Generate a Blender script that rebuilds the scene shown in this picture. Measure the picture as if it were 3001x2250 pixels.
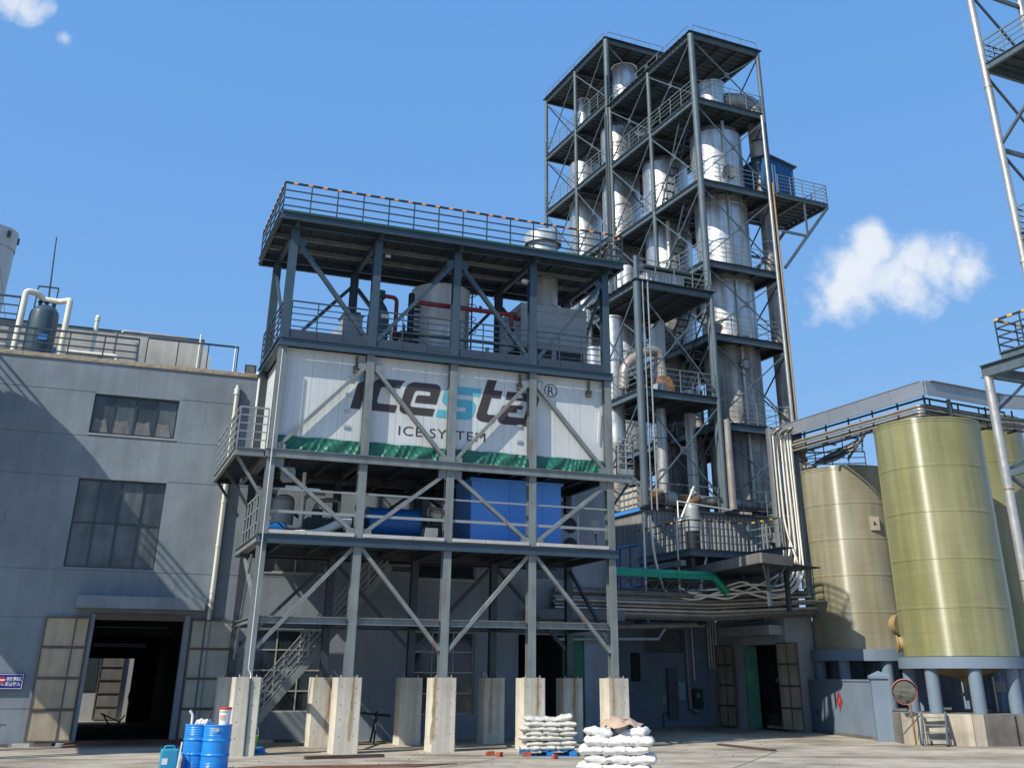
import bpy, bmesh, math, random
from mathutils import Vector, Matrix
from mathutils.geometry import tessellate_polygon
random.seed(7)
SC = bpy.context.scene
for o in list(bpy.data.objects): bpy.data.objects.remove(o, do_unlink=True)
COL = SC.collection

# ------------------------------------------------------------ camera
cam_d = bpy.data.cameras.new('camera'); cam = bpy.data.objects.new('camera', cam_d); COL.objects.link(cam)
CAM = Vector((0, 0, 2.0)); PITCH, ROLL = 0.43443, 0.0035944
cam_d.sensor_width = 36.0; cam_d.lens = 36.70; cam_d.clip_end = 3000; cam_d.clip_start = 0.1
cam_d.shift_x = -0.02225; cam_d.shift_y = -0.18682
_f = Vector((0, math.cos(PITCH), math.sin(PITCH))); _r = Vector((1, 0, 0)); _u = _r.cross(_f)
_R = _r*math.cos(ROLL) + _u*math.sin(ROLL); _U = -_r*math.sin(ROLL) + _u*math.cos(ROLL)
cam.matrix_world = Matrix(((_R.x, _U.x, -_f.x, CAM.x), (_R.y, _U.y, -_f.y, CAM.y), (_R.z, _U.z, -_f.z, CAM.z), (0, 0, 0, 1)))
SC.camera = cam

# ------------------------------------------------------------ light
SUN = Vector((0.719*.747, 0.695*.747, -0.665)).normalized()       # the way the light travels
sl = bpy.data.lights.new('sun', 'SUN'); sl.energy = 3.8; sl.angle = math.radians(0.53); sl.color = (1.0, 0.94, 0.83)
so = bpy.data.objects.new('sun', sl); COL.objects.link(so); so.rotation_euler = SUN.to_track_quat('-Z', 'Y').to_euler(); so.location = (-30, -40, 60)
SC.view_settings.view_transform = 'Standard'; SC.view_settings.look = 'None'
SC.view_settings.exposure = 0.5; SC.view_settings.gamma = 1.0; SC.view_settings.use_curve_mapping = False
SC.cycles.max_bounces = 6; SC.cycles.diffuse_bounces = 3; SC.cycles.glossy_bounces = 3
SC.cycles.use_denoising = True; SC.cycles.sample_clamp_indirect = 4.0

world = bpy.data.worlds.new('World'); SC.world = world; world.use_nodes = True
wt = world.node_tree; wt.nodes.clear()
def wn(t, **k):
    n = wt.nodes.new(t)
    for a, b in k.items(): setattr(n, a, b)
    return n
wo = wn('ShaderNodeOutputWorld'); bg = wn('ShaderNodeBackground'); bg.inputs[1].default_value = 0.098
sky = wn('ShaderNodeTexSky'); sky.sky_type = 'NISHITA'; sky.sun_disc = False
sky.sun_elevation = math.asin(-SUN.z); sky.sun_rotation = math.atan2(-SUN.x, -SUN.y)
sky.altitude = 50; sky.air_density = 1.0; sky.dust_density = 0.4; sky.ozone_density = 6.0
sp_ = wn('ShaderNodeSeparateColor'); wt.links.new(sky.outputs[0], sp_.inputs[0]); tn = wn('ShaderNodeCombineColor')
for i_, (k_, p_) in enumerate(((1.27, .5), (2.38, .30), (4.95, .12))):   # softer tonal range of a phone picture
    pw = wn('ShaderNodeMath', operation='POWER'); wt.links.new(sp_.outputs[i_], pw.inputs[0]); pw.inputs[1].default_value = p_
    ml = wn('ShaderNodeMath', operation='MULTIPLY'); wt.links.new(pw.outputs[0], ml.inputs[0]); ml.inputs[1].default_value = k_; wt.links.new(ml.outputs[0], tn.inputs[i_])
tc = wn('ShaderNodeTexCoord')
def img_dir(u, v):                                    # compass direction of a cloud
    return (_f + _R*((u-1567.26)/3059.66) - _U*((v-564.35)/3059.66)).normalized()
nz = wn('ShaderNodeTexNoise'); nz.inputs['Scale'].default_value = 21; nz.inputs['Detail'].default_value = 12; nz.inputs['Roughness'].default_value = 0.62
wt.links.new(tc.outputs['Generated'], nz.inputs['Vector'])
nz2 = wn('ShaderNodeTexNoise'); nz2.inputs['Scale'].default_value = 30; nz2.inputs['Detail'].default_value = 6
wt.links.new(tc.outputs['Generated'], nz2.inputs['Vector'])
def wmath(op, a, b=None, c=None):
    n = wn('ShaderNodeMath', operation=op)
    for i, x in enumerate((a, b, c)):
        if x is None: continue
        if isinstance(x, (int, float)): n.inputs[i].default_value = x
        else: wt.links.new(x, n.inputs[i])
    return n.outputs[0]
total = None
# clouds: (direction, radius in radians, strength)
PUFFS = [(2550, 700, .030, 1.0), (2560, 740, .040, 1.0), (2520, 790, .048, .9), (2600, 800, .048, .85), (2680, 760, .040, .75), (2740, 780, .040, .7), (2830, 790, .038, .65), (2790, 740, .028, .5),
         (2650, 820, .055, .7), (2450, 845, .048, .6), (2390, 880, .036, .5), (2530, 880, .055, .45), (2330, 890, .03, .35),
         (80, 15, .028, .46), (35, -5, .03, .48), (125, 20, .018, .36), (190, 112, .012, .42),
         (3500, 300, .09, .6), (-700, 500, .08, .6), (-600, 900, .07, .5), (1200, -900, .1, .5), (3700, 1000, .08, .6)]
for u, v, rad, st in PUFFS:
    d = img_dir(u, v)
    vm = wn('ShaderNodeVectorMath', operation='DISTANCE'); wt.links.new(tc.outputs['Generated'], vm.inputs[0]); vm.inputs[1].default_value = d
    m = wmath('MULTIPLY', wmath('MAXIMUM', wmath('SUBTRACT', 1.0, wmath('DIVIDE', vm.outputs['Value'], rad)), 0.0), st)
    total = m if total is None else wmath('MAXIMUM', total, m)
body = wmath('ADD', total, wmath('MULTIPLY', wmath('SUBTRACT', nz.outputs[0], 0.50), 1.25))
body = wmath('MULTIPLY', body, wmath('MINIMUM', wmath('MULTIPLY', total, 6.0), 1.0))
mr = wn('ShaderNodeMapRange'); mr.interpolation_type = 'SMOOTHSTEP'; mr.inputs['From Min'].default_value = 0.18; mr.inputs['From Max'].default_value = 0.66
wt.links.new(body, mr.inputs['Value'])
cf = wmath('MULTIPLY', mr.outputs[0], wmath('MINIMUM', wmath('ADD', wmath('MULTIPLY', nz2.outputs[0], 0.9), 0.45), 0.97))
mix = wn('ShaderNodeMix', data_type='RGBA'); wt.links.new(cf, mix.inputs[0]); wt.links.new(tn.outputs[0], mix.inputs[6]); mix.inputs[7].default_value = (5.9, 6.3, 6.9, 1)
wt.links.new(mix.outputs[2], bg.inputs[0]); wt.links.new(bg.outputs[0], wo.inputs[0])

# ------------------------------------------------------------ materials
def material(name, col, rough=0.6, metal=0.0, var=0.12, scale=2.0, streak=0.0, rust=0.0, rustcol=(0.20, 0.075, 0.025), bump=0.0, bscale=30.0, spec=0.5, stretch=None, coat=0.0, dirt=0.0):
    m = bpy.data.materials.new(name); m.use_nodes = True
    t = m.node_tree; b = t.nodes['Principled BSDF']; L = t.links
    b.inputs['Roughness'].default_value = rough; b.inputs['Metallic'].default_value = metal
    b.inputs['Specular IOR Level'].default_value = spec; b.inputs['Coat Weight'].default_value = coat; b.inputs['Coat Roughness'].default_value = 0.12
    co = t.nodes.new('ShaderNodeTexCoord'); src = co.outputs['Object']
    def noise(s, det, st=(1, 1, 1), off=0.0):
        mp = t.nodes.new('ShaderNodeMapping'); mp.inputs['Scale'].default_value = st; mp.inputs['Location'].default_value = (off, off, off); L.new(src, mp.inputs[0])
        n = t.nodes.new('ShaderNodeTexNoise'); n.inputs['Scale'].default_value = s; n.inputs['Detail'].default_value = det; L.new(mp.outputs[0], n.inputs['Vector']); return n.outputs[0]
    def rng(x, a, b_, c, d):
        r = t.nodes.new('ShaderNodeMapRange'); L.new(x, r.inputs[0])
        for i, q in enumerate((a, b_, c, d)): r.inputs[i+1].default_value = q
        return r.outputs[0]
    def mul(c, f):
        mx = t.nodes.new('ShaderNodeMix'); mx.data_type = 'RGBA'; mx.blend_type = 'MULTIPLY'; mx.inputs[0].default_value = 1.0
        if isinstance(c, tuple): mx.inputs[6].default_value = c
        else: L.new(c, mx.inputs[6])
        L.new(f, mx.inputs[7]); return mx.outputs[2]
    c = (*col, 1.0)
    c = mul(c, rng(noise(scale, 6), 0.25, 0.75, 1-var, 1+var))
    if streak: c = mul(c, rng(noise(3.0, 5, (1.6, 1.6, 0.10), 3.1), 0.3, 0.72, 1-streak, 1+streak*0.6))
    if dirt:
        c = mul(c, rng(noise(0.55, 7, (1, 1, 1), 9.0), 0.38, 0.66, 1-dirt, 1.05))
    if rust:
        mx = t.nodes.new('ShaderNodeMix'); mx.data_type = 'RGBA'; L.new(c, mx.inputs[6]); mx.inputs[7].default_value = (*rustcol, 1)
        L.new(rng(noise(1.7, 8, (1.5, 1.5, 0.35), 5.7), 0.74-rust*0.3, 0.86-rust*0.25, 0.0, 0.85), mx.inputs[0]); c = mx.outputs[2]
    L.new(c, b.inputs['Base Color'])
    L.new(rng(noise(scale*3, 4, (1, 1, 1), 1.3), 0.3, 0.7, max(0.03, rough-0.08), min(1, rough+0.1)), b.inputs['Roughness'])
    if bump:
        bp = t.nodes.new('ShaderNodeBump'); bp.inputs['Strength'].default_value = min(1.0, bump); bp.inputs['Distance'].default_value = 0.02
        L.new(noise(bscale, 5, stretch or (1, 1, 1), 2.0), bp.inputs['Height']); L.new(bp.outputs[0], b.inputs['Normal'])
    return m
M = {}
def mt(k, *a, **kw): M[k] = material(k, *a, **kw)
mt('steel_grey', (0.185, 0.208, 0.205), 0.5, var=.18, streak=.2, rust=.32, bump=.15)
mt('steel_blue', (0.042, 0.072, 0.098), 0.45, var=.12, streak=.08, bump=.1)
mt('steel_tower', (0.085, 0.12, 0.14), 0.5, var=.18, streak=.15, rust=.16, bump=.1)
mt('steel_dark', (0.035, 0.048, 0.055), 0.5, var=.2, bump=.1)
mt('deck_dark', (0.04, 0.058, 0.072), 0.7, var=.25, scale=.9)
mt('rail_grey', (0.24, 0.265, 0.27), 0.45, var=.1, rust=.12)
mt('rail_tower', (0.17, 0.21, 0.21), 0.45, var=.15, rust=.15)
mt('rail_dark', (0.032, 0.052, 0.075), 0.6, var=.1)
mt('panel_white', (0.61, 0.635, 0.61), 0.45, var=.04, scale=1.2, streak=.07, dirt=.06)
mt('wall_paint', (0.225, 0.265, 0.295), 0.8, var=.07, scale=.7, streak=.11, bump=.8, bscale=1.6, dirt=.15)
mt('wall_dark', (0.13, 0.15, 0.165), 0.85, var=.12, scale=.8, streak=.1, bump=.4, bscale=2, dirt=.2)
mt('wall_pale', (0.38, 0.39, 0.39), 0.8, var=.06, scale=.8, streak=.12, bump=.4, bscale=2, dirt=.12)
mt('paint_patch', (0.205, 0.24, 0.262), 0.75, var=.1, scale=3, streak=.15)
mt('paint_blue_grey', (0.17, 0.225, 0.285), 0.7, var=.06, scale=.9, streak=.06, bump=.3, bscale=2, dirt=.1)
mt('concrete_pier', (0.62, 0.57, 0.465), 0.85, var=.1, scale=2.5, streak=.24, rust=.0, bump=.35, bscale=25, dirt=.15)
mt('concrete_dirty', (0.17, 0.16, 0.145), 0.9, var=.3, scale=1.8, streak=.2, bump=.5, bscale=14, dirt=.35)
mt('concrete_cream', (0.52, 0.46, 0.36), 0.88, var=.2, scale=1.6, streak=.2, bump=.4, bscale=14, dirt=.35)
mt('concrete_edge', (0.46, 0.44, 0.40), 0.85, var=.15, scale=3, bump=.3)
mt('rust_stain', (0.40, 0.24, 0.10), 0.85, var=.3, scale=6, streak=.35)
mt('rust_pale', (0.50, 0.385, 0.235), 0.85, var=.22, scale=6, streak=.3)
mt('rust_wash', (0.56, 0.485, 0.36), 0.85, var=.12, scale=5, streak=.26)
mt('tarp_green', (0.018, 0.13, 0.08), 0.4, var=.3, scale=5, bump=1.0, bscale=7, stretch=(1.6, 1, .5))
mt('brown_print', (0.052, 0.040, 0.040), 0.6, var=.03)
mt('cyan_print', (0.11, 0.43, 0.52), 0.6, var=.03)
mt('glass_dark', (0.02, 0.028, 0.032), 0.12, var=.5, scale=1.1, spec=.6)
mt('glass_film_dark', (0.055, 0.066, 0.072), 0.22, var=.5, scale=1.3, streak=.3, spec=.6)
mt('glass_film', (0.10, 0.115, 0.12), 0.3, var=.4, scale=1.6, streak=.3, spec=.5)
mt('glass_film_pale', (0.19, 0.185, 0.175), 0.4, var=.35, scale=2.5, streak=.25, spec=.5)
mt('frame_dark', (0.035, 0.05, 0.055), 0.4, var=.15)
mt('frame_pale', (0.42, 0.42, 0.37), 0.5, var=.15)
mt('pvc_cream', (0.74, 0.70, 0.57), 0.4, var=.08, streak=.1)
mt('sheet_door', (0.46, 0.38, 0.26), 0.6, var=.12, scale=1.3, streak=.2, rust=.16, rustcol=(.16, .09, .045), dirt=.25)
mt('sheet_door_grey', (0.42, 0.405, 0.34), 0.6, var=.1, scale=1.3, streak=.16, dirt=.15)
mt('door_frame', (0.12, 0.095, 0.075), 0.6, var=.25, rust=.3)
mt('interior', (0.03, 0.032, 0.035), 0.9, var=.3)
mt('blue_cabinet', (0.10, 0.33, 0.85), 0.45, var=.04, scale=1.5)
mt('blue_drum', (0.012, 0.22, 0.60), 0.35, var=.16, scale=4, rust=.3, rustcol=(.30, .38, .45), dirt=.12)
mt('blue_motor', (0.012, 0.12, 0.36), 0.4, var=.1)
mt('blue_pallet', (0.015, 0.19, 0.48), 0.5, var=.2)
mt('blue_trim', (0.05, 0.24, 0.62), 0.5, var=.1)
mt('jerry', (0.03, 0.27, 0.42), 0.35, var=.1)
mt('blue_sheet', (0.01, 0.10, 0.26), 0.5, var=.15, streak=.2)
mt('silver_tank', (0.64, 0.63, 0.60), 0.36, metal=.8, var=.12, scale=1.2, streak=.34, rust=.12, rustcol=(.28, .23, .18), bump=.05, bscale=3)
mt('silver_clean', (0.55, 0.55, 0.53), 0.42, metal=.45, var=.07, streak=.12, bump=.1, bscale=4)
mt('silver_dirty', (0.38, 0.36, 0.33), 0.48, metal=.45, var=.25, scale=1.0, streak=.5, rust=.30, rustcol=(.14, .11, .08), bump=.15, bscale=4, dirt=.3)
mt('tank_white', (0.60, 0.60, 0.57), 0.4, metal=.2, var=.06, streak=.12, dirt=.1)
mt('silver_pipe', (0.50, 0.48, 0.44), 0.4, metal=.6, var=.15, streak=.12, rust=.1, bump=.04, bscale=6)
mt('pipe_tan', (0.36, 0.32, 0.27), 0.4, metal=.35, var=.25, rust=.1)
mt('pipe_dull', (0.16, 0.15, 0.14), 0.45, metal=.4, var=.25, rust=.12)
mt('pipe_rusty', (0.26, 0.135, 0.06), 0.6, metal=.3, var=.35, scale=4, rust=.35, dirt=.2)
mt('hose_white', (0.72, 0.70, 0.62), 0.5, var=.1)
mt('clad', (0.33, 0.345, 0.36), 0.35, metal=.45, var=.06, scale=1, dirt=.12)
mt('clad_dull', (0.25, 0.235, 0.215), 0.5, metal=.3, var=.12, streak=.15, dirt=.2)
mt('corr_grey', (0.30, 0.30, 0.285), 0.55, metal=.2, var=.1, streak=.3, rust=.12, dirt=.2)
mt('cream_box', (0.55, 0.52, 0.44), 0.6, var=.12, streak=.15, dirt=.2)
mt('unit_grey', (0.33, 0.35, 0.35), 0.5, metal=.15, var=.06, streak=.08)
mt('vessel_teal', (0.05, 0.085, 0.10), 0.35, var=.08, bump=.08)
mt('green_dark', (0.02, 0.055, 0.04), 0.45, var=.2)
mt('green_pipe', (0.0, 0.24, 0.14), 0.4, var=.08)
mt('green_wall', (0.02, 0.13, 0.08), 0.7, var=.2)
mt('green_mint', (0.10, 0.30, 0.19), 0.7, var=.2)
mt('red_pipe', (0.20, 0.018, 0.02), 0.4, var=.15)
mt('red_paint', (0.55, 0.03, 0.03), 0.45, var=.1)
mt('red_faded', (0.50, 0.17, 0.16), 0.6, var=.2); mt('red_dark', (0.32, 0.03, 0.05), 0.7, var=.3)
mt('orange_band', (0.75, 0.27, 0.06), 0.5, var=.1)
mt('yellow_pipe', (0.34, 0.21, 0.06), 0.5, var=.2, rust=.1)
mt('black', (0.012, 0.013, 0.015), 0.5, var=.2)
mt('white_plain', (0.72, 0.72, 0.70), 0.5, var=.06)
mt('sack', (0.74, 0.72, 0.69), 0.7, var=.08, scale=6, bump=1.0, bscale=12)
mt('sack_grey', (0.60, 0.58, 0.52), 0.7, var=.12, scale=6, bump=1.0, bscale=12)
mt('brown_plastic', (0.52, 0.36, 0.25), 0.4, var=.2, bump=.4, bscale=18)
mt('brick_red', (0.38, 0.09, 0.05), 0.85, var=.25, scale=9)
mt('rust_plate', (0.16, 0.075, 0.045), 0.75, var=.35, scale=1.6, dirt=.3)
mt('timber_dark', (0.075, 0.045, 0.035), 0.8, var=.3)
mt('lime', (0.10, 0.45, 0.04), 0.5, var=.1)
mt('sign_blue', (0.012, 0.014, 0.20), 0.4, var=.04)
mt('sign_white', (0.75, 0.75, 0.78), 0.4, var=.02)
mt('mirror_glass', (0.34, 0.38, 0.36), 0.08, metal=1.0, var=.02)
mt('navy', (0.018, 0.022, 0.05), 0.85, var=.15)
mt('skin', (0.42, 0.22, 0.15), 0.6, var=.05)
mt('frp_base', (0.30, 0.22, 0.10), 0.6, var=.3, scale=1.5, rust=.3)
mt('chimney', (0.48, 0.48, 0.45), 0.7, var=.06, streak=.08)
mt('poster_blue', (0.25, 0.45, 0.55), 0.6, var=.4, scale=8)
def frp(name, col, col2, rough):
    m = bpy.data.materials.new(name); m.use_nodes = True; t = m.node_tree; b = t.nodes['Principled BSDF']; L = t.links
    co = t.nodes.new('ShaderNodeTexCoord')
    def nz_(st, s, det, off=0):
        mp = t.nodes.new('ShaderNodeMapping'); mp.inputs['Scale'].default_value = st; mp.inputs['Location'].default_value = (off,)*3; L.new(co.outputs['Object'], mp.inputs[0])
        n = t.nodes.new('ShaderNodeTexNoise'); n.inputs['Scale'].default_value = s; n.inputs['Detail'].default_value = det; L.new(mp.outputs[0], n.inputs[0]); return n.outputs[0]
    cr = t.nodes.new('ShaderNodeValToRGB'); cr.color_ramp.elements[0].position = .3; cr.color_ramp.elements[1].position = .72
    cr.color_ramp.elements[0].color = (*col, 1); cr.color_ramp.elements[1].color = (*col2, 1)
    L.new(nz_((.6, .6, .22), 1.2, 6), cr.inputs[0])
    def mul(a, x, lo, hi, f0, f1):
        r = t.nodes.new('ShaderNodeMapRange'); L.new(x, r.inputs[0])
        for i, q in enumerate((lo, hi, f0, f1)): r.inputs[i+1].default_value = q
        mx = t.nodes.new('ShaderNodeMix'); mx.data_type = 'RGBA'; mx.blend_type = 'MULTIPLY'; mx.inputs[0].default_value = 1; L.new(a, mx.inputs[6]); L.new(r.outputs[0], mx.inputs[7]); return mx.outputs[2]
    c = mul(cr.outputs[0], nz_((.35, .35, 7), 2.2, 5, 4), .3, .7, .93, 1.06)
    c = mul(c, nz_((3, 3, .16), 1.3, 5, 8), .35, .7, .84, 1.1)
    L.new(c, b.inputs['Base Color']); b.inputs['Roughness'].default_value = rough; b.inputs['Specular IOR Level'].default_value = .9
    bp = t.nodes.new('ShaderNodeBump'); bp.inputs['Strength'].default_value = .5; bp.inputs['Distance'].default_value = .006
    L.new(nz_((.3, .3, 3), 2.0, 6, 1), bp.inputs['Height']); L.new(bp.outputs[0], b.inputs['Normal']); M[name] = m
    b.inputs['Anisotropic'].default_value = .95; b.inputs['Anisotropic Rotation'].default_value = .25
    tg = t.nodes.new('ShaderNodeTangent'); tg.direction_type = 'RADIAL'; tg.axis = 'Z'; L.new(tg.outputs[0], b.inputs['Tangent'])
frp('frp_green', (0.20, 0.20, 0.08), (0.285, 0.275, 0.135), .34)
frp('frp_brown', (0.22, 0.20, 0.12), (0.34, 0.315, 0.215), .34)
def striped(name, a, b_, axis, per, duty, metal=0.0):
    m = bpy.data.materials.new(name); m.use_nodes = True; t = m.node_tree; b = t.nodes['Principled BSDF']; L = t.links
    co = t.nodes.new('ShaderNodeTexCoord'); sp = t.nodes.new('ShaderNodeSeparateXYZ'); L.new(co.outputs['Object'], sp.inputs[0])
    def mth(op, x, y):
        n = t.nodes.new('ShaderNodeMath'); n.operation = op
        if isinstance(x, float): n.inputs[0].default_value = x
        else: L.new(x, n.inputs[0])
        n.inputs[1].default_value = y; return n.outputs[0]
    if axis == 'XY':
        ad = t.nodes.new('ShaderNodeMath'); L.new(sp.outputs[0], ad.inputs[0]); L.new(sp.outputs[1], ad.inputs[1]); s = ad.outputs[0]
    else: s = sp.outputs['XYZ'.index(axis)]
    fr = mth('FRACT', mth('DIVIDE', s, per), 0.0); th = mth('LESS_THAN', fr, duty)
    mx = t.nodes.new('ShaderNodeMix'); mx.data_type = 'RGBA'; L.new(th, mx.inputs[0]); mx.inputs[6].default_value = (*b_, 1); mx.inputs[7].default_value = (*a, 1)
    L.new(mx.outputs[2], b.inputs['Base Color']); b.inputs['Roughness'].default_value = .5; b.inputs['Metallic'].default_value = metal; M[name] = m
striped('hazard_rail', (0.80, 0.33, 0.10), (0.02, 0.025, 0.04), 'XY', 0.505, 0.30)
striped('hazard_yellow', (0.75, 0.40, 0.04), (0.03, 0.04, 0.045), 'XY', 0.62, 0.35)
def ground_mat():
    m = bpy.data.materials.new('ground'); m.use_nodes = True; t = m.node_tree; b = t.nodes['Principled BSDF']; L = t.links
    co = t.nodes.new('ShaderNodeTexCoord')
    def n_(s, det, st=(1, 1, 1), off=0):
        mp = t.nodes.new('ShaderNodeMapping'); mp.inputs['Scale'].default_value = st; mp.inputs['Location'].default_value = (off,)*3; L.new(co.outputs['Object'], mp.inputs[0])
        n = t.nodes.new('ShaderNodeTexNoise'); n.inputs['Scale'].default_value = s; n.inputs['Detail'].default_value = det; L.new(mp.outputs[0], n.inputs[0]); return n.outputs[0]
    cr = t.nodes.new('ShaderNodeValToRGB'); e = cr.color_ramp.elements; e[0].position = .32; e[0].color = (.25, .215, .165, 1); e[1].position = .62; e[1].color = (.48, .425, .335, 1)
    x = cr.color_ramp.elements.new(.48); x.color = (.40, .35, .27, 1)
    L.new(n_(.35, 9), cr.inputs[0])
    def mul(a, x, lo, hi, f0, f1):
        r = t.nodes.new('ShaderNodeMapRange'); L.new(x, r.inputs[0])
        for i, q in enumerate((lo, hi, f0, f1)): r.inputs[i+1].default_value = q
        mx = t.nodes.new('ShaderNodeMix'); mx.data_type = 'RGBA'; mx.blend_type = 'MULTIPLY'; mx.inputs[0].default_value = 1; L.new(a, mx.inputs[6]); L.new(r.outputs[0], mx.inputs[7]); return mx.outputs[2]
    c = mul(cr.outputs[0], n_(1.6, 8, (1, 1, 1), 4), .35, .65, .82, 1.08)
    c = mul(c, n_(9, 5, (1, 1, 1), 7), .3, .7, .9, 1.07)
    c = mul(c, n_(.9, 6, (.25, 1.2, 1), 12), .50, .7, 1.0, .62)
    c = mul(c, n_(.6, 3, (1, 1, 1), 31), .60, .72, 1.0, .55)
    L.new(c, b.inputs['Base Color']); b.inputs['Roughness'].default_value = .9
    bp = t.nodes.new('ShaderNodeBump'); bp.inputs['Strength'].default_value = .4; bp.inputs['Distance'].default_value = .02; L.new(n_(6, 8), bp.inputs['Height']); L.new(bp.outputs[0], b.inputs['Normal'])
    M['ground'] = m
ground_mat()

# ------------------------------------------------------------ mesh helpers
V = Vector
class MB:
    def __init__(s): s.v = []; s.f = []; s.sm = []
    def add(s, vs, fs, smooth=False):
        n = len(s.v); s.v += [tuple(v) for v in vs]; s.f += [tuple(i+n for i in f) for f in fs]; s.sm += [int(smooth)]*len(fs); return s
    def box(s, x0, x1, y0, y1, z0, z1):
        return s.add([(x0,y0,z0),(x1,y0,z0),(x1,y1,z0),(x0,y1,z0),(x0,y0,z1),(x1,y0,z1),(x1,y1,z1),(x0,y1,z1)],
                     [(0,3,2,1),(4,5,6,7),(0,1,5,4),(1,2,6,5),(2,3,7,6),(3,0,4,7)])
    def _fr(s, p, q, up=(0,0,1)):
        p = V(p); q = V(q); d = (q-p).normalized(); u = V(up)
        if abs(d.dot(u)) > .98: u = V((0,1,0))
        a = d.cross(u).normalized(); b = a.cross(d).normalized(); return p, q, d, a, b
    def bar(s, p, q, w, h=None, up=(0,0,1)):
        h = h or w; p, q, d, a, b = s._fr(p, q, up); vs = []
        for c in (p, q):
            for i, j in ((-1,-1),(1,-1),(1,1),(-1,1)): vs.append(c + a*(i*w/2) + b*(j*h/2))
        return s.add(vs, [(0,1,2,3),(7,6,5,4),(0,4,5,1),(1,5,6,2),(2,6,7,3),(3,7,4,0)])
    def ibeam(s, p, q, w, h, t=None, up=(0,0,1)):
        """I section: flanges w wide, h apart, web between them"""
        t = t or .022; p, q, d, a, b = s._fr(p, q, up)
        for o_ in (-1, 1):
            c = b*(o_*(h/2 - t/2)); s.bar(p+c, q+c, w, t, b)
        return s.bar(p, q, t*.8, h-2*t, b)
    def tube(s, p, q, r, n=10, r2=None, caps=True):
        r2 = r if r2 is None else r2; p, q, d, a, b = s._fr(p, q); vs = []
        for c, rr in ((p, r), (q, r2)):
            for i in range(n):
                t = 2*math.pi*i/n; vs.append(c + a*(rr*math.cos(t)) + b*(rr*math.sin(t)))
        s.add(vs, [(i, (i+1) % n, n+(i+1) % n, n+i) for i in range(n)], True)
        if caps: k = len(s.v)-2*n; s.f += [tuple(k+i for i in range(n-1, -1, -1)), tuple(k+n+i for i in range(n))]; s.sm += [False, False]
        return s
    def path(s, pts, r, n=8, bend=0.0, seg=5):
        P = [V(p) for p in pts]
        if bend:
            out = [P[0]]
            for i in range(1, len(P)-1):
                a = (P[i-1]-P[i]); b = (P[i+1]-P[i]); m = min(bend, a.length*.45, b.length*.45); A = P[i]+a.normalized()*m; B = P[i]+b.normalized()*m
                for k in range(seg+1):
                    t = k/seg; out.append(A*(1-t)**2 + P[i]*2*t*(1-t) + B*t*t)
            out.append(P[-1]); P = out
        base = len(s.v); prev = None
        for i, p in enumerate(P):
            d = (P[min(i+1, len(P)-1)] - P[max(i-1, 0)]).normalized()
            if prev is None:
                u = V((0,0,1)) if abs(d.z) < .9 else V((1,0,0)); a = d.cross(u).normalized()
            else: a = (prev - d*prev.dot(d)).normalized()
            prev = a; b = d.cross(a)
            for k in range(n):
                t = 2*math.pi*k/n; s.v.append(tuple(p + a*(r*math.cos(t)) + b*(r*math.sin(t))))
        for i in range(len(P)-1):
            for k in range(n):
                s.f.append((base+i*n+k, base+i*n+(k+1) % n, base+(i+1)*n+(k+1) % n, base+(i+1)*n+k)); s.sm.append(True)
        s.f.append(tuple(base+k for k in range(n-1, -1, -1))); e = base+(len(P)-1)*n; s.f.append(tuple(e+k for k in range(n))); s.sm += [False, False]
        return s
    def lathe(s, c, prof, n=32, a0=0.0, a1=2*math.pi):
        c = V(c); full = abs(a1-a0-2*math.pi) < 1e-6; m = n if full else n+1; base = len(s.v)
        for r, z in prof:
            for i in range(m):
                t = a0+(a1-a0)*i/n; s.v.append((c.x+r*math.cos(t), c.y+r*math.sin(t), c.z+z))
        for j in range(len(prof)-1):
            for i in range(n):
                k = (i+1) % m; s.f.append((base+j*m+i, base+j*m+k, base+(j+1)*m+k, base+(j+1)*m+i)); s.sm.append(2)
        return s
    def prism(s, poly, y0, y1):
        """polygon in x,z pushed from y0 to y1"""
        n = len(poly); vs = [(x, y0, z) for x, z in poly] + [(x, y1, z) for x, z in poly]
        s.add(vs, [tuple(range(n)), tuple(range(2*n-1, n-1, -1))] + [((i+1) % n, i, n+i, n+(i+1) % n) for i in range(n)]); return s
    def corr(s, p, q, z0, z1, pitch=.2, depth=.035, out=(0,-1,0), z1b=None):
        """ribbed sheet standing along p-q"""
        p = V((p[0], p[1], 0)); q = V((q[0], q[1], 0)); d = (q-p); L = d.length; d.normalize(); o_ = V(out); N = max(1, round(L/pitch)); st = L/N; line = []
        for i in range(N):
            b = i*st
            line += [(b, 0), (b+st*.28, 0), (b+st*.42, depth), (b+st*.72, depth), (b+st*.86, 0)]
        line.append((L, 0)); base = len(s.v); z1b = z1 if z1b is None else z1b
        for x, y in line:
            c = p + d*x + o_*y; zt = z1 + (z1b-z1)*x/L; s.v += [(c.x, c.y, z0), (c.x, c.y, zt)]
        for i in range(len(line)-1): s.f.append((base+2*i, base+2*i+2, base+2*i+3, base+2*i+1)); s.sm.append(False)
        return s
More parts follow.
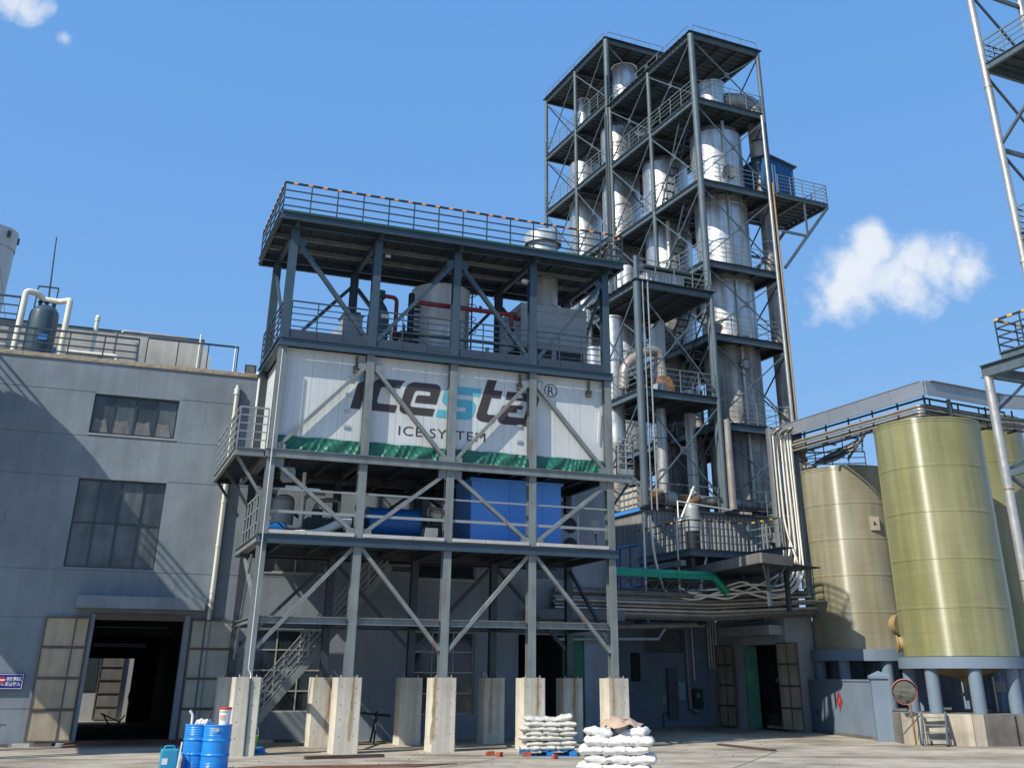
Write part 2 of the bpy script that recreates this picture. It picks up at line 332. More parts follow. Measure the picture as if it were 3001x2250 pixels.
def mesh_of(mb, name, mat):
    me = bpy.data.meshes.new(name); me.from_pydata(mb.v, [], mb.f); me.polygons.foreach_set('use_smooth', [bool(q) for q in mb.sm]); me.update()
    bm = bmesh.new(); bm.from_mesh(me); bm.faces.ensure_lookup_table(); bmesh.ops.recalc_face_normals(bm, faces=bm.faces)
    for e in bm.edges:
        if len(e.link_faces) != 2: continue
        g0, g1 = mb.sm[e.link_faces[0].index], mb.sm[e.link_faces[1].index]; an = e.calc_face_angle(0)
        if g0 == 0 or g1 == 0: e.smooth = an < .5
        elif g0 == 2 and g1 == 2: e.smooth = not (an > .2 and abs(e.verts[0].co.z-e.verts[1].co.z) < 1e-4)
        else: e.smooth = an < 1.2
    bm.to_mesh(me); bm.free()
    if mat is not None: me.materials.append(M[mat])
    return me
def obj(name, mb, mat, parent=None, loc=None):
    me = mb if isinstance(mb, bpy.types.Mesh) else mesh_of(mb, name, mat)
    o = bpy.data.objects.new(name, me); COL.objects.link(o)
    if parent is not None: o.parent = parent
    if loc: o.location = loc
    return o
def tag(o, label, cat, group=None):
    o['label'] = label; o['category'] = cat
    if group: o['group'] = group
    return o
def thing(name, label, cat, loc=(0,0,0), rz=0.0, group=None):
    o = bpy.data.objects.new(name, None); COL.objects.link(o); o.location = loc; o.rotation_euler = (0,0,rz); o.empty_display_size = .3
    return tag(o, label, cat, group)
def place(o, loc, rz=0.0): o.location = loc; o.rotation_euler = (0,0,rz); return o
def copy_tree(o, parent=None):
    c = o.copy(); COL.objects.link(c); c.parent = parent
    for ch in list(o.children): copy_tree(ch, c)
    return c
def struct(o): o['kind'] = 'structure'; return o
_post = {}
def railing(parent, p, q, h=1.05, n=4, bars=4, rail='rail_grey', post='rail_grey', top=None, r=.022, kick=0.0, low=.22, pr=.02, name='railing'):
    """a run of railing: bars are the part, every post a sub-part"""
    p = V(p); q = V(q); mb = MB()
    if top is None: mb.bar(p+V((0,0,h)), q+V((0,0,h)), r*2.2)
    for i in range(bars-1):
        z = low + (h-low)*i/(bars-1) if bars > 1 else h; mb.bar(p+V((0,0,z)), q+V((0,0,z)), r*1.5)
    if kick: mb.bar(p+V((0,0,kick/2+.01)), q+V((0,0,kick/2+.01)), .012, kick)
    o = obj(name, mb, rail, parent)
    if top: obj('top_rail', MB().bar(p+V((0,0,h)), q+V((0,0,h)), r*2.4), top, o)
    key = (round(h, 2), post, pr)
    if key not in _post: _post[key] = mesh_of(MB().box(-pr, pr, -pr, pr, 0, h-.01), 'post', post)
    for i in range(n): obj('post', _post[key], None, o, tuple(p + (q-p)*(i/(n-1) if n > 1 else 0)))
    return o
YS, YT = .3837, .4434
S0 = V((-8.19, 32.97, 0)); T0 = V((9.16, 52.0, 0))
def SW(x, y, z=0.0): return (S0.x + x*math.cos(YS) - y*math.sin(YS), S0.y + x*math.sin(YS) + y*math.cos(YS), z)
def TW(x, y, z=0.0): return (T0.x + x*math.cos(YT) - y*math.sin(YT), T0.y + x*math.sin(YT) + y*math.cos(YT), z)
def sthing(n, l, c, x=0, y=0, z=0, group=None, rz=0): return thing(n, l, c, SW(x, y, z), YS+rz, group)
def tthing(n, l, c, x=0, y=0, z=0, group=None, rz=0): return thing(n, l, c, TW(x, y, z), YT+rz, group)

# ------------------------------------------------------------ ground
g = MB(); N_ = 40
g.add([(-400,-250,0),(400,-250,0),(400,500,0),(-400,500,0)], [(0,1,2,3)])
struct(obj('ground', g, 'ground'))

# ============================================================ FRONT STEEL FRAME
PIER, LOW, L1, L2, L3, TOP = 1.98, 3.52, 5.79, 8.30, 11.88, 15.85
CX = [i*2.915 for i in range(5)]; DY = 3.59; BX = 4.9
S = sthing('steel_structure', 'large blue-grey steel frame of four storeys carrying the white ice store and machines', 'steel frame')
ORD = ['leftmost', 'second from the left', 'middle', 'second from the right', 'rightmost']
def pier_mb():
    b = MB(); c = .025; X, Y_ = .37, .34
    for z0, z1, e in ((0, .31, .006), (.31, PIER, 0)):
        o8 = [(-X-e+c, -Y_-e), (X+e-c, -Y_-e), (X+e, -Y_-e+c), (X+e, Y_+e-c), (X+e-c, Y_+e), (-X-e+c, Y_+e), (-X-e, Y_+e-c), (-X-e, -Y_-e+c)]
        b.add([(x, y, z0) for x, y in o8]+[(x, y, z1) for x, y in o8], [tuple(range(7, -1, -1)), tuple(range(8, 16))]+[(i, (i+1) % 8, 8+(i+1) % 8, 8+i) for i in range(8)])
    return b
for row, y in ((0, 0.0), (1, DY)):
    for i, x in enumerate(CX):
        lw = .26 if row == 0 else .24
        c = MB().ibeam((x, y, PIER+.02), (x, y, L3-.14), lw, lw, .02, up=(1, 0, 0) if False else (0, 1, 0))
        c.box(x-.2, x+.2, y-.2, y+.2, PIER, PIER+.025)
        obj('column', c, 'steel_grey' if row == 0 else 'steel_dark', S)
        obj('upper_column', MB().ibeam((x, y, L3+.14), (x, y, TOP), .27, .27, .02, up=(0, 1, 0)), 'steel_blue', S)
        # concrete footing
        t = tag(obj('concrete_pier', pier_mb(), 'concrete_pier'),
                ('%s of the pale concrete piers in the %s row under the frame' % (ORD[i], 'front' if row == 0 else 'back')), 'pier',
                'concrete piers under the steel frame')
        place(t, SW(x, y, 0), YS)
        if (row, i) in ((0, 1), (0, 2), (0, 3), (0, 4), (1, 1), (1, 3), (1, 4)):
            sx = {(0,1): .12, (0,2): -.30, (0,3): .12, (0,4): -.18, (1,1): .22, (1,3): -.12, (1,4): .05}[(row, i)]
            st = MB(); w0 = random.uniform(.035, .06); pts = []; z = PIER
            while z > .03:
                pts.append((sx + random.uniform(-.012, .012) - (PIER-z)*.02, w0*random.uniform(.7, 1.2), z)); z -= .22
            for lay, (mm_, kw, yy_, cut) in enumerate((('rust_wash', 1.9, -.3412, 0.0), ('rust_pale', 1.15, -.3424, .15), ('rust_stain', .42, -.3436, random.uniform(.5, 1.1)))):
                st = MB()
                for a, b in zip(pts, pts[1:]):
                    if b[2] < cut: break
                    wa, wb = a[1]*kw*random.uniform(.8, 1.15), b[1]*kw*random.uniform(.75, 1.15); st.add([(a[0]-wa, yy_, a[2]), (a[0]+wa, yy_, a[2]), (b[0]+wb, yy_, b[2]), (b[0]-wb, yy_, b[2])], [(0,1,2,3)])
                obj('rust_streak', st, mm_, t)
        bl = MB()
        for dx in (-.24, .24): bl.tube((dx, -.2, PIER), (dx, -.2, PIER+.07), .018, 6)
        obj('anchor_bolts', bl, 'silver_pipe', t)
        th = MB()
        for dx in (-.22, .2):
            for kz in range(4): zz = .45+kz*.42+random.uniform(-.03, .03); th.box(dx-.012, dx+.012, -.344, -.340, zz-.015, zz+.015)
        obj('tie_holes', th, 'concrete_dirty', t)
def beam(p, q, w=.2, h=.25, m='steel_grey', n='beam'): return obj(n, MB().ibeam(p, q, w, h), m, S)
for k, (z, m, h) in enumerate(((LOW, 'steel_grey', .2), (L1-.02, 'steel_blue', .26), (L2, 'steel_grey', .26), (L3, 'steel_blue', .28))):
    for i in range(4):
        if k == 0: beam((CX[i]+.14, 0, z), (CX[i+1]-.14, 0, z), .16, h, m)
    if k:
        xa, xb = {1: (-.2, 11.86), 2: (-.2, 12.5), 3: (-.16, 11.85)}[k]
        beam((xa, -.17, z), (xb, -.17, z), .12, h, m)
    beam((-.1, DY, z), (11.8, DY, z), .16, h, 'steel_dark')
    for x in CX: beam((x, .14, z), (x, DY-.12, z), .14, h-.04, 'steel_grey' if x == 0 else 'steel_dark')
# floors: secondary joists and plates
for z, mm in ((L1, 'deck_dark'), (L2, 'deck_dark'), (L3, 'deck_dark')):
    y1 = {L1: BX, L2: 5.6, L3: 4.3}[z]
    obj('floor_plate', MB().box(-.05, 11.75, -.09, y1, z+.135, z+.16), mm, S)
    for j in range(9):
        x = .75 + j*1.26; beam((x, .1, z), (x, y1, z), .08, .14, 'steel_dark', 'joist')
beam((-.1, BX, L1), (11.8, BX, L1), .14, .24, 'steel_dark'); beam((-.1, 5.6, L2), (11.8, 5.6, L2), .14, .24, 'steel_dark')
beam((-.13, -.2, L1), (-.13, BX, L1), .14, .24, 'steel_grey'); beam((-.13, -.2, L2), (-.13, 5.6, L2), .14, .24, 'steel_grey'); beam((-.13, -.16, L3), (-.13, 4.3, L3), .14, .26, 'steel_blue')
# pale kerb boards along the lowest deck edge
for i in range(4):
    x0 = CX[i]+.15; x1 = CX[i+1]-.15; m_ = (x0+x1)/2 + (.3 if i % 2 else -.2)
    for a, b in ((x0, m_-.01), (m_+.01, x1)): obj('kerb_board', MB().box(a, b, -.2, -.08, L1+.135, L1+.24), 'concrete_edge', S)
# diagonal braces
def brace(p, q, m='steel_grey', w=.15): return obj('brace', MB().bar(p, q, w*.75, w, up=(0, 1, 0)), m, S)
def zig(y, z0, z1, pat, m, w=.15, ins=.14):
    for i, c in enumerate(pat):
        a, b = CX[i]+ins, CX[i+1]-ins
        if c == '/': brace((a, y, z0), (b, y, z1), m, w)
        if c == '\\': brace((a, y, z1), (b, y, z0), m, w)
        if y < 0 and z0 > 3:
            for xx, zz in (((a, z0), (b, z1)) if c == '/' else ((a, z1), (b, z0))):
                sx_ = 1 if xx == a else -1; obj('gusset_plate', MB().prism([(xx, zz-.16), (xx+sx_*.26, zz-.1), (xx+sx_*.26, zz+.1), (xx, zz+.16)], -.10, -.088), m, S)
zig(-.03, 12.25, 15.4, '\\/\\/', 'steel_blue', .17)
zig(DY, 12.3, 15.3, '/\\/\\', 'steel_blue', .16)
zig(-.03, 8.5, 11.35, '/\\/\\', 'steel_grey', .15)
zig(-.03, 6.05, 8.05, '\\/\\/', 'steel_grey', .15)
zig(-.03, 2.75, 5.6, '/\\/\\', 'steel_grey', .15)
zig(DY, 2.9, 5.5, '/\\/\\', 'steel_dark', .14); zig(DY, 6.1, 8.0, '\\/\\/', 'steel_dark', .12)
for z0, z1 in ((12.3, 15.3),): brace((0, .2, z0), (0, DY-.2, z1), 'steel_blue', .12); brace((CX[4], .2, z1), (CX[4], DY-.2, z0), 'steel_blue', .12)
brace((0, .2, 3.9), (0, DY-.2, 5.5), 'steel_grey', .12); brace((0, DY-.2, 2.5), (0, 1.9, 5.5), 'steel_grey', .09); brace((CX[4], .2, 3.0), (CX[4], DY-.2, 5.5), 'steel_dark', .12)
# roof of the frame
RZ = 16.05; rx0, rx1, ry0, ry1 = -.60, 12.18, -.66, 4.2
for y in (ry0, ry1): beam((rx0, y, RZ+.02), (rx1, y, RZ+.02), .12, .24, 'steel_blue')
for x in (rx0, rx1): beam((x, ry0+.06, RZ+.02), (x, ry1-.06, RZ+.02), .12, .22, 'steel_blue')
for x in CX: beam((x, ry0+.1, TOP+.03), (x, ry1-.1, TOP+.03), .14, .16, 'steel_blue')
for y in (0, 1.2, 2.4, DY): beam((rx0+.08, y, RZ-.0), (rx1-.08, y, RZ-.0), .10, .14, 'steel_grey' if 0 < y < 3 else 'steel_blue', 'purlin')
for j in range(24):
    x = rx0+.2 + j*.535; obj('rib', MB().box(x, x+.05, ry0+.1, ry1-.1, RZ+.07, RZ+.115), 'steel_dark', S)
obj('roof_plate', MB().box(rx0, rx1, ry0, ry1, RZ+.12, RZ+.16), 'deck_dark', S)
obj('roof_edge', MB().box(rx0-.01, rx1+.01, ry0-.07, ry0-.03, RZ+.11, RZ+.20), 'green_dark', S)
railing(S, (rx0+.02, ry0, RZ+.16), (rx1-.02, ry0, RZ+.16), 1.06, 15, 4, 'rail_dark', 'rail_dark', 'hazard_rail', r=.026)
railing(S, (rx0+.02, ry0, RZ+.16), (rx0+.02, ry1, RZ+.16), 1.06, 6, 4, 'rail_dark', 'rail_dark', 'hazard_rail', r=.026)
railing(S, (rx1-.02, ry0, RZ+.16), (rx1-.02, ry1, RZ+.16), 1.06, 6, 4, 'rail_dark', 'rail_dark', 'hazard_rail', r=.026)
# railings of the upper deck, bay by bay
for i in range(4):
    a, b = CX[i]+.15, CX[i+1]-.15
    railing(S, (a, -.1, L3+.14), (b, -.1, L3+.14), 1.28, 4, 5, 'rail_grey' if 0 else 'rail_dark', 'rail_dark', r=.02, kick=.30, low=.42, pr=.018)
railing(S, (-.12, -.1, L3+.14), (-.12, 4.2, L3+.14), 1.28, 6, 5, 'rail_dark', 'rail_dark', r=.02, kick=.2, low=.4)
railing(S, (0, 4.2, L3+.14), (11.7, 4.2, L3+.14), 1.2, 9, 3, 'rail_dark', 'rail_dark', r=.016)
# two long angle bars along the machine floor
for i in range(4):
    a, b = CX[i]+.13, CX[i+1]-.13
    for z in (6.58, 7.24): obj('guard_bar', MB().bar((a, -.06, z), (b, -.06, z), .05, .085 if z < 7 else .05), 'rail_grey', S)
# left balcony of the ice floor
bx0, bx1, by0, by1 = -1.08, -.22, .0, 5.6
bf = MB()
for k in range(14):
    y = by0+.1+k*.4; bf.box(bx0, bx1, y, y+.16, L2+.02, L2+.10)
bf.box(bx0, bx1, by0, by1, L2+.10, L2+.13)
obj('balcony_deck', bf, 'steel_dark', S)
obj('beam', MB().ibeam((bx0, by0, L2), (bx0, by1, L2), .1, .24), 'steel_grey', S); obj('beam', MB().ibeam((bx0, by0, L2), (bx1, by0, L2), .1, .24), 'steel_grey', S); obj('beam', MB().ibeam((bx0, by1, L2), (bx1, by1, L2), .1, .24), 'steel_dark', S)
railing(S, (bx0, by0, L2+.13), (bx0, by1, L2+.13), 1.25, 7, 5, r=.022, low=.25)
railing(S, (bx0, by0, L2+.13), (-.2, by0, L2+.13), 1.25, 3, 5, r=.022, low=.25)
for y in (.25, 2.9, 5.3): brace((-.15, y, L2-1.25), (bx0+.1, y, L2-.12), 'steel_dark' if y > 1 else 'steel_grey', .11)
# right balcony
obj('balcony_deck', MB().box(11.9, 12.6, -.2, 1.2, L2+.13, L2+.16), 'steel_dark', S)
railing(S, (11.98, -.15, L2+.15), (12.58, -.15, L2+.15), 1.25, 3, 5, r=.022, kick=.2, low=.4)
railing(S, (12.58, -.15, L2+.15), (12.58, 1.2, L2+.15), 1.25, 3, 5, r=.022, low=.3)
brace((11.8, 0, L2-.9), (12.4, 0, L2-.15), 'steel_dark', .1)
# left railing of the machine floor
railing(S, (-.16, .2, L1+.13), (-.16, 3.4, L1+.13), 1.2, 6, 3, r=.022, low=.35)
# drain pipe down the first column
dp_ = MB().path([(-.02, -.22, 11.6), (-.02, -.22, 2.2), (.06, -.30, 2.05), (.06, -.36, 1.9)], .022, 8)
tag(place(obj('drain_pipe', dp_, 'silver_clean'), S0, YS), 'thin pale drain pipe strapped down the front of the leftmost steel column', 'pipe')
dpt = tag(place(obj('drain_pipe', MB().tube((.09, -.37, 0), (.05, -.36, 1.95), .028, 8), 'steel_blue'), S0, YS), 'thin grey pipe standing against the front of the leftmost concrete pier', 'pipe')

# ============================================================ ICE STORE (white panels)
K = sthing('ice_store', 'long white insulated panel room with large dark and turquoise lettering in the steel frame', 'cold room')
K.location = (K.location.x + .0116, K.location.y - .1336, -.0344)
px0, px1, pz0, pz1 = .14, 11.74, 8.62, 11.74
edges = [px0]; x = px0
while x < px1-.5: x = min(px1, x+.96); edges.append(x)
if edges[-1] < px1: edges[-1] = px1
for a, b in zip(edges, edges[1:]):
    m_ = MB().box(a+.004, b-.004, .27, .33, pz0, pz1)
    for q in (.25, .5, .75):
        xx = a+(b-a)*q; m_.box(xx-.006, xx+.006, .2655, .27, pz0, pz1-.1)
    obj('wall_panel', m_, 'panel_white', K)
obj('joint_strip', MB().box(px0, px1, .335, .345, pz0, pz1), 'frame_dark', K)
obj('side_panel', MB().box(px0, px0+.06, .35, 4.6, pz0, pz1), 'panel_white', K); obj('side_panel', MB().box(px1-.06, px1, .35, 4.6, pz0, pz1), 'panel_white', K)
obj('back_panel', MB().box(px0, px1, 4.6, 4.66, pz0, pz1), 'panel_white', K)
obj('top_trim', MB().box(px0-.01, px1+.01, .255, .35, pz1+.003, pz1+.06), 'panel_white', K); obj('corner_trim', MB().box(px0-.03, px0, .25, .4, pz0, pz1), 'panel_white', K)
for cxk in (2.36, 8.38):
    for kz in range(5):
        z = 10.95 - kz*.52; h = MB().box(cxk-.10, cxk+.10, .235, .262, z-.055, z+.055).box(cxk-.07, cxk+.07, .222, .235, z-.02, z+.02); obj('hinge_plate', h, 'silver_clean', K)
for cxk in (2.52, 8.36, 11.02):
    obj('hanger_bracket', MB().box(cxk-.035, cxk+.035, .16, .21, 11.35, 11.75).box(cxk-.09, cxk+.09, .12, .25, 11.18, 11.40), 'door_frame', K)
obj('door_handle', MB().bar((11.32, .2, 9.6), (11.42, .2, 10.7), .03), 'white_plain', K)
LOGO = {
'i_dot': [(2.633, 10.86), (2.68, 11.077), (3.007, 11.263), (2.955, 11.038)],
'i': [(2.431, 10.001), (2.618, 10.845), (2.953, 11.021), (2.756, 9.998)],
'c': [(4.254, 11.091), (3.494, 11.09), (3.325, 11.064), (3.227, 11.015), (3.165, 10.942), (3.114, 10.827), (3.08, 10.707), (3.031, 10.452), (2.989, 10.217), (2.998, 10.102), (3.035, 10.04), (3.096, 10.009), (3.197, 9.993), (3.934, 9.989), (3.995, 10.241), (3.381, 10.248), (3.328, 10.282), (3.312, 10.321), (3.327, 10.414), (3.408, 10.722), (3.438, 10.784), (3.495, 10.815), (3.749, 10.82), (4.054, 10.82), (4.103, 10.918), (4.15, 10.999)],
'e': [(5.358, 10.395), (4.598, 10.392), (4.648, 10.59), (4.671, 10.635), (4.722, 10.657), (5.113, 10.664), (5.136, 10.739), (5.12, 10.785), (5.063, 10.812), (4.679, 10.813), (4.611, 10.79), (4.563, 10.717), (4.446, 10.328), (4.458, 10.27), (4.52, 10.242), (5.311, 10.234), (5.238, 9.98), (4.329, 9.983), (4.208, 9.998), (4.12, 10.048), (4.086, 10.136), (4.1, 10.254), (4.239, 10.804), (4.308, 10.946), (4.424, 11.043), (4.526, 11.076), (4.63, 11.086), (5.331, 11.086), (5.43, 11.05), (5.482, 10.978), (5.486, 10.892)],
's': [(6.974, 11.087), (6.024, 11.083), (5.824, 11.063), (5.726, 11.019), (5.66, 10.94), (5.596, 10.79), (5.549, 10.603), (5.558, 10.518), (5.611, 10.446), (5.712, 10.398), (5.821, 10.386), (6.29, 10.381), (6.391, 10.375), (6.428, 10.321), (6.395, 10.251), (6.325, 10.225), (5.996, 10.224), (5.417, 10.233), (5.349, 9.977), (6.006, 9.965), (6.464, 9.967), (6.593, 10.011), (6.67, 10.103), (6.736, 10.281), (6.761, 10.438), (6.753, 10.514), (6.707, 10.587), (6.624, 10.637), (6.523, 10.651), (6.004, 10.65), (5.89, 10.654), (5.859, 10.7), (5.866, 10.758), (5.905, 10.796), (5.999, 10.81), (6.899, 10.814)],
't': [(7.178, 11.44), (7.526, 11.44), (7.415, 11.089), (7.747, 11.086), (7.667, 10.813), (7.333, 10.815), (7.181, 10.302), (7.182, 10.254), (7.234, 10.22), (7.53, 10.222), (7.443, 9.951), (7.21, 9.954), (6.987, 9.963), (6.864, 10.006), (6.798, 10.076), (6.799, 10.172)],
'a': [(7.921, 11.089), (8.916, 11.085), (9.033, 11.052), (9.096, 10.989), (9.118, 10.911), (8.832, 9.935), (7.883, 9.935), (7.719, 9.946), (7.616, 9.994), (7.574, 10.077), (7.576, 10.145), (7.689, 10.464), (7.77, 10.579), (7.873, 10.618), (8.528, 10.643), (8.447, 10.371), (8.011, 10.365), (7.96, 10.324), (7.946, 10.255), (7.982, 10.21), (8.542, 10.207), (8.706, 10.715), (8.695, 10.773), (8.622, 10.801), (7.843, 10.81)]}
def flat_poly(poly, y):
    me = bpy.data.meshes.new('letter'); bm = bmesh.new(); vs = [bm.verts.new((x, y, z)) for x, z in poly]; 
    for t3 in tessellate_polygon([[Vector((x, z, 0)) for x, z in poly]]):
        try: bm.faces.new([vs[i] for i in t3])
        except ValueError: pass
    bmesh.ops.recalc_face_normals(bm, faces=bm.faces); r = bmesh.ops.extrude_face_region(bm, geom=bm.faces[:]); bmesh.ops.translate(bm, vec=(0, -.003, 0), verts=[v for v in r['geom'] if isinstance(v, bmesh.types.BMVert)])
    bmesh.ops.recalc_face_normals(bm, faces=bm.faces); bm.to_mesh(me); bm.free(); return me
for k, poly in LOGO.items():
    me = flat_poly(poly, .2635); me.materials.append(M['cyan_print' if k in ('i_dot', 's') else 'brown_print']); obj('letter', me, None, K)
def text(body, mat, parent, loc, size, width=None, rot=(math.pi/2, 0, 0), name='lettering', ext=.0015, shear=0, space=1.0, bold=0.0):
    c = bpy.data.curves.new(name, 'FONT'); c.body = body; c.size = size; c.extrude = ext; c.shear = shear; c.space_character = space; c.offset = bold; c.resolution_u = 4
    o = bpy.data.objects.new(name, c); COL.objects.link(o); bpy.context.view_layer.update()
    dg = bpy.context.evaluated_depsgraph_get(); me = bpy.data.meshes.new_from_object(o.evaluated_get(dg)); bpy.data.objects.remove(o, do_unlink=True)
    me.materials.clear(); me.materials.append(M[mat])
    if me.vertices:
        xs = [v.co.x for v in me.vertices]; w = max(xs)-min(xs)
        if width and w > 0:
            for v in me.vertices: v.co.x = (v.co.x-min(xs))*width/w
    n = bpy.data.objects.new(name, me); COL.objects.link(n); n.parent = parent; n.location = loc; n.rotation_euler = rot; return n
text('ICE SYSTEM', 'brown_print', K, (4.1, .2625, 9.272), .44, 3.04, space=1.12)
ring = MB()
for k in range(32):
    a = 2*math.pi*k/32; b = 2*math.pi*(k+1)/32
    ring.add([(9.57+.25*math.cos(a), .261, 11.28+.235*math.sin(a)), (9.57+.25*math.cos(b), .261, 11.28+.235*math.sin(b)), (9.57+.218*math.cos(b), .261, 11.28+.205*math.sin(b)), (9.57+.218*math.cos(a), .261, 11.28+.205*math.sin(a))], [(0,1,2,3)])
obj('trademark_ring', ring, 'brown_print', K); text('R', 'brown_print', K, (9.46, .2625, 11.125), .43, .235)

# green tarpaulin tucked along the foot of the panels
TP = sthing('tarpaulin', 'creased dark green tarpaulin tucked along the foot of the white panel wall', 'tarpaulin')
for i in range(4):
    a, b = CX[i]+(.16 if i else .02), CX[i+1]-.13; nx, nz_ = 90, 10; vs = []; fs = []; ph = random.random()*9
    for iz in range(nz_+1):
        for ix in range(nx+1):
            u = ix/nx; w = iz/nz_; x = a+(b-a)*u
            z = 8.44 + .47*w + (.012*math.sin(u*13+ph) + .005*math.sin(u*31+ph*2))*w
            q_ = u*34 - w*3.2 + ph + 3.0*math.sin(u*5+ph) + 1.3*math.sin(u*13+ph*2); y = -.01 + .09*w + (.055*abs(math.sin(q_))**.6 + .03*math.sin(u*19 - w*4 + ph*3) + .012*math.sin(u*83+w*9))*(1-.55*w)
            vs.append((x, y, z))
    for iz in range(nz_):
        for ix in range(nx): k = iz*(nx+1)+ix; fs.append((k, k+1, k+nx+2, k+nx+1))
    obj('tarpaulin_sheet', MB().add(vs, fs, True), 'tarp_green', TP)

# ============================================================ MACHINES ON THE LOWER DECK
D1 = L1+.162
CB = sthing('machine_cabinet', 'large bright blue sheet-metal machine cabinet standing on the lower deck', 'cabinet')
obj('front_panel', MB().box(6.92, 8.30, .9, .96, D1, 8.08), 'blue_cabinet', CB); obj('front_panel', MB().box(8.31, 9.52, .9, .96, D1, 8.08), 'blue_cabinet', CB); obj('front_panel', MB().box(9.53, 10.22, .9, .96, D1, 8.08), 'blue_cabinet', CB)
obj('body', MB().box(6.92, 10.22, .965, 2.6, D1, 8.08), 'blue_cabinet', CB); obj('lid', MB().box(6.86, 10.30, .84, 2.68, 8.083, 8.17), 'blue_cabinet', CB)
MO = sthing('round_motor_housing', 'dark blue drum-shaped motor housing lying on the lower deck', 'motor')
obj('housing', MB().tube((3.52, 1.5, 6.58), (5.2, 1.5, 6.58), .5, 28), 'blue_motor', MO)
for x in (3.5, 5.16): obj('end_ring', MB().tube((x, 1.5, 6.58), (x+.06, 1.5, 6.58), .515, 28), 'blue_motor', MO)
for x in (3.8, 4.9): obj('foot', MB().box(x-.06, x+.06, 1.2, 1.8, D1, 6.15), 'steel_dark', MO)
obj('nozzle', MB().tube((3.5, 1.5, 6.5), (3.0, 1.5, 6.5), .2, 16), 'green_dark', MO)
HS = sthing('flexible_duct', 'thick white flexible duct sagging over the lower deck beside the blue motor', 'duct'); HS_ = HS
obj('hose', MB().path([(1.1, .8, 6.02), (1.7, .8, 6.06), (2.1, .75, 6.22), (2.45, .75, 6.42), (2.85, .8, 6.48)], .14, 14, .3), 'white_plain', HS); obj('collar', MB().tube((2.85, .8, 6.48), (3.02, .8, 6.48), .16, 14), 'black', HS)
FN = sthing('condenser_fan_unit', 'pale upright cooling unit with two round fans at the right end of the lower deck', 'cooling unit')
obj('casing', MB().box(10.62, 11.3, 1.9, 2.5, D1, 7.3), 'unit_grey', FN)
for z in (6.25, 6.92): obj('fan', MB().tube((11.0, 1.86, z), (11.0, 1.9, z), .26, 20).tube((11.0, 1.84, z), (11.0, 1.86, z), .06, 10), 'black', FN)
obj('side_plate', MB().box(11.31, 11.35, 1.9, 2.5, D1, 7.3), 'white_plain', FN)
def machine(name, label, cat, x, y, w, d, h, mat, kind='box'):
    t = sthing(name, label, cat)
    obj('body', MB().box(x, x+w, y, y+d, D1+.1, D1+h), mat, t)
    for fx in (x+.1, x+w-.16): obj('foot', MB().box(fx, fx+.06, y+.05, y+d-.05, D1, D1+.1), 'steel_dark', t)
    if kind == 'comp':
        obj('cylinder_head', MB().tube((x+w*.3, y+d/2, D1+h), (x+w*.3, y+d/2, D1+h+.3), .18, 14), 'green_dark', t)
        obj('pipe', MB().path([(x+w*.3, y+d/2, D1+h+.3), (x+w*.3, y+d/2, D1+h+.6), (x+w*.9, y+d/2, D1+h+.6), (x+w*.9, y+d/2, D1+h)], .05, 8, .1), 'pipe_tan', t)
    return t
machine('compressor', 'dark compressor with a pipe loop behind the flexible duct', 'compressor', 1.7, 2.1, 1.2, .8, .8, 'steel_dark', 'comp')
machine('compressor', 'dark compressor low behind the middle column between motor and blue cabinet', 'compressor', 5.5, 1.7, .9, .8, .7, 'black', 'comp')
machine('small_pump', 'grey angled pump base between the blue motor and the middle column', 'pump', 5.25, .5, .42, .5, .45, 'unit_grey')
PU = sthing('water_pump', 'blue pump and grey valve body at the left end of the lower deck', 'pump')
obj('casing', MB().tube((.35, 1.2, 6.22), (.8, 1.2, 6.22), .2, 16), 'blue_motor', PU); obj('base', MB().box(.2, 1.0, 1.0, 1.4, D1, 6.05), 'steel_dark', PU)
obj('pipe', MB().path([(.9, 1.2, 6.3), (1.3, 1.2, 6.3), (1.3, 1.2, 7.6), (1.3, 1.2, 8.0)], .06, 10, .12), 'pvc_cream', PU)
SEP = sthing('gas_cylinder_tank', 'grey-green upright vessel with flanges left on the lower deck', 'tank')
obj('shell', MB().lathe((.95, 2.6, D1+.3), [(0, 0), (.2, .03), (.34, .12), (.36, .3), (.36, 1.0), (.3, 1.15), (.15, 1.22), (0, 1.24)], 20), 'unit_grey', SEP)
for a in (-.25, .25): obj('leg', MB().box(.95+a-.03, .95+a+.03, 2.57, 2.63, D1, D1+.42), 'steel_dark', SEP)
for kx, kz in ((1.6, 7.1), (2.0, 6.9)): obj('elbow_pipe', MB().path([(kx, 2.6, D1+.2), (kx, 2.6, kz+.3), (kx+.3, 2.6, kz+.5), (kx+.7, 2.6, kz+.5)], .07, 10, .15), 'pipe_tan', SEP)
FR = sthing('hose_reel', 'small square grey fan housing hung under the ice floor near the left column', 'fan')
obj('housing', MB().prism([(.42, 7.98), (.82, 7.98), (.86, 7.88), (.86, 7.62), (.8, 7.54), (.52, 7.52), (.44, 7.6), (.42, 7.7)], .35, .5), 'unit_grey', FR)
obj('hub', MB().tube((.64, .33, 7.78), (.64, .36, 7.78), .09, 14).tube((.64, .31, 7.78), (.64, .34, 7.78), .03, 8), 'black', FR)
obj('bracket', MB().box(.6, .68, .38, .46, 7.98, 8.16), 'steel_dark', FR)
LT = sthing('strip_light', 'white tube light fitting hung below the ice floor at the left', 'light'); obj('body', MB().box(.62, 1.28, .5, .6, 7.36, 7.45), 'white_plain', LT); obj('tube', MB().tube((1.28, .55, 7.38), (1.72, .55, 7.38), .045, 8), 'white_plain', LT); obj('rod', MB().tube((.9, .55, 7.45), (.9, .55, 8.16), .01, 6), 'steel_dark', LT)
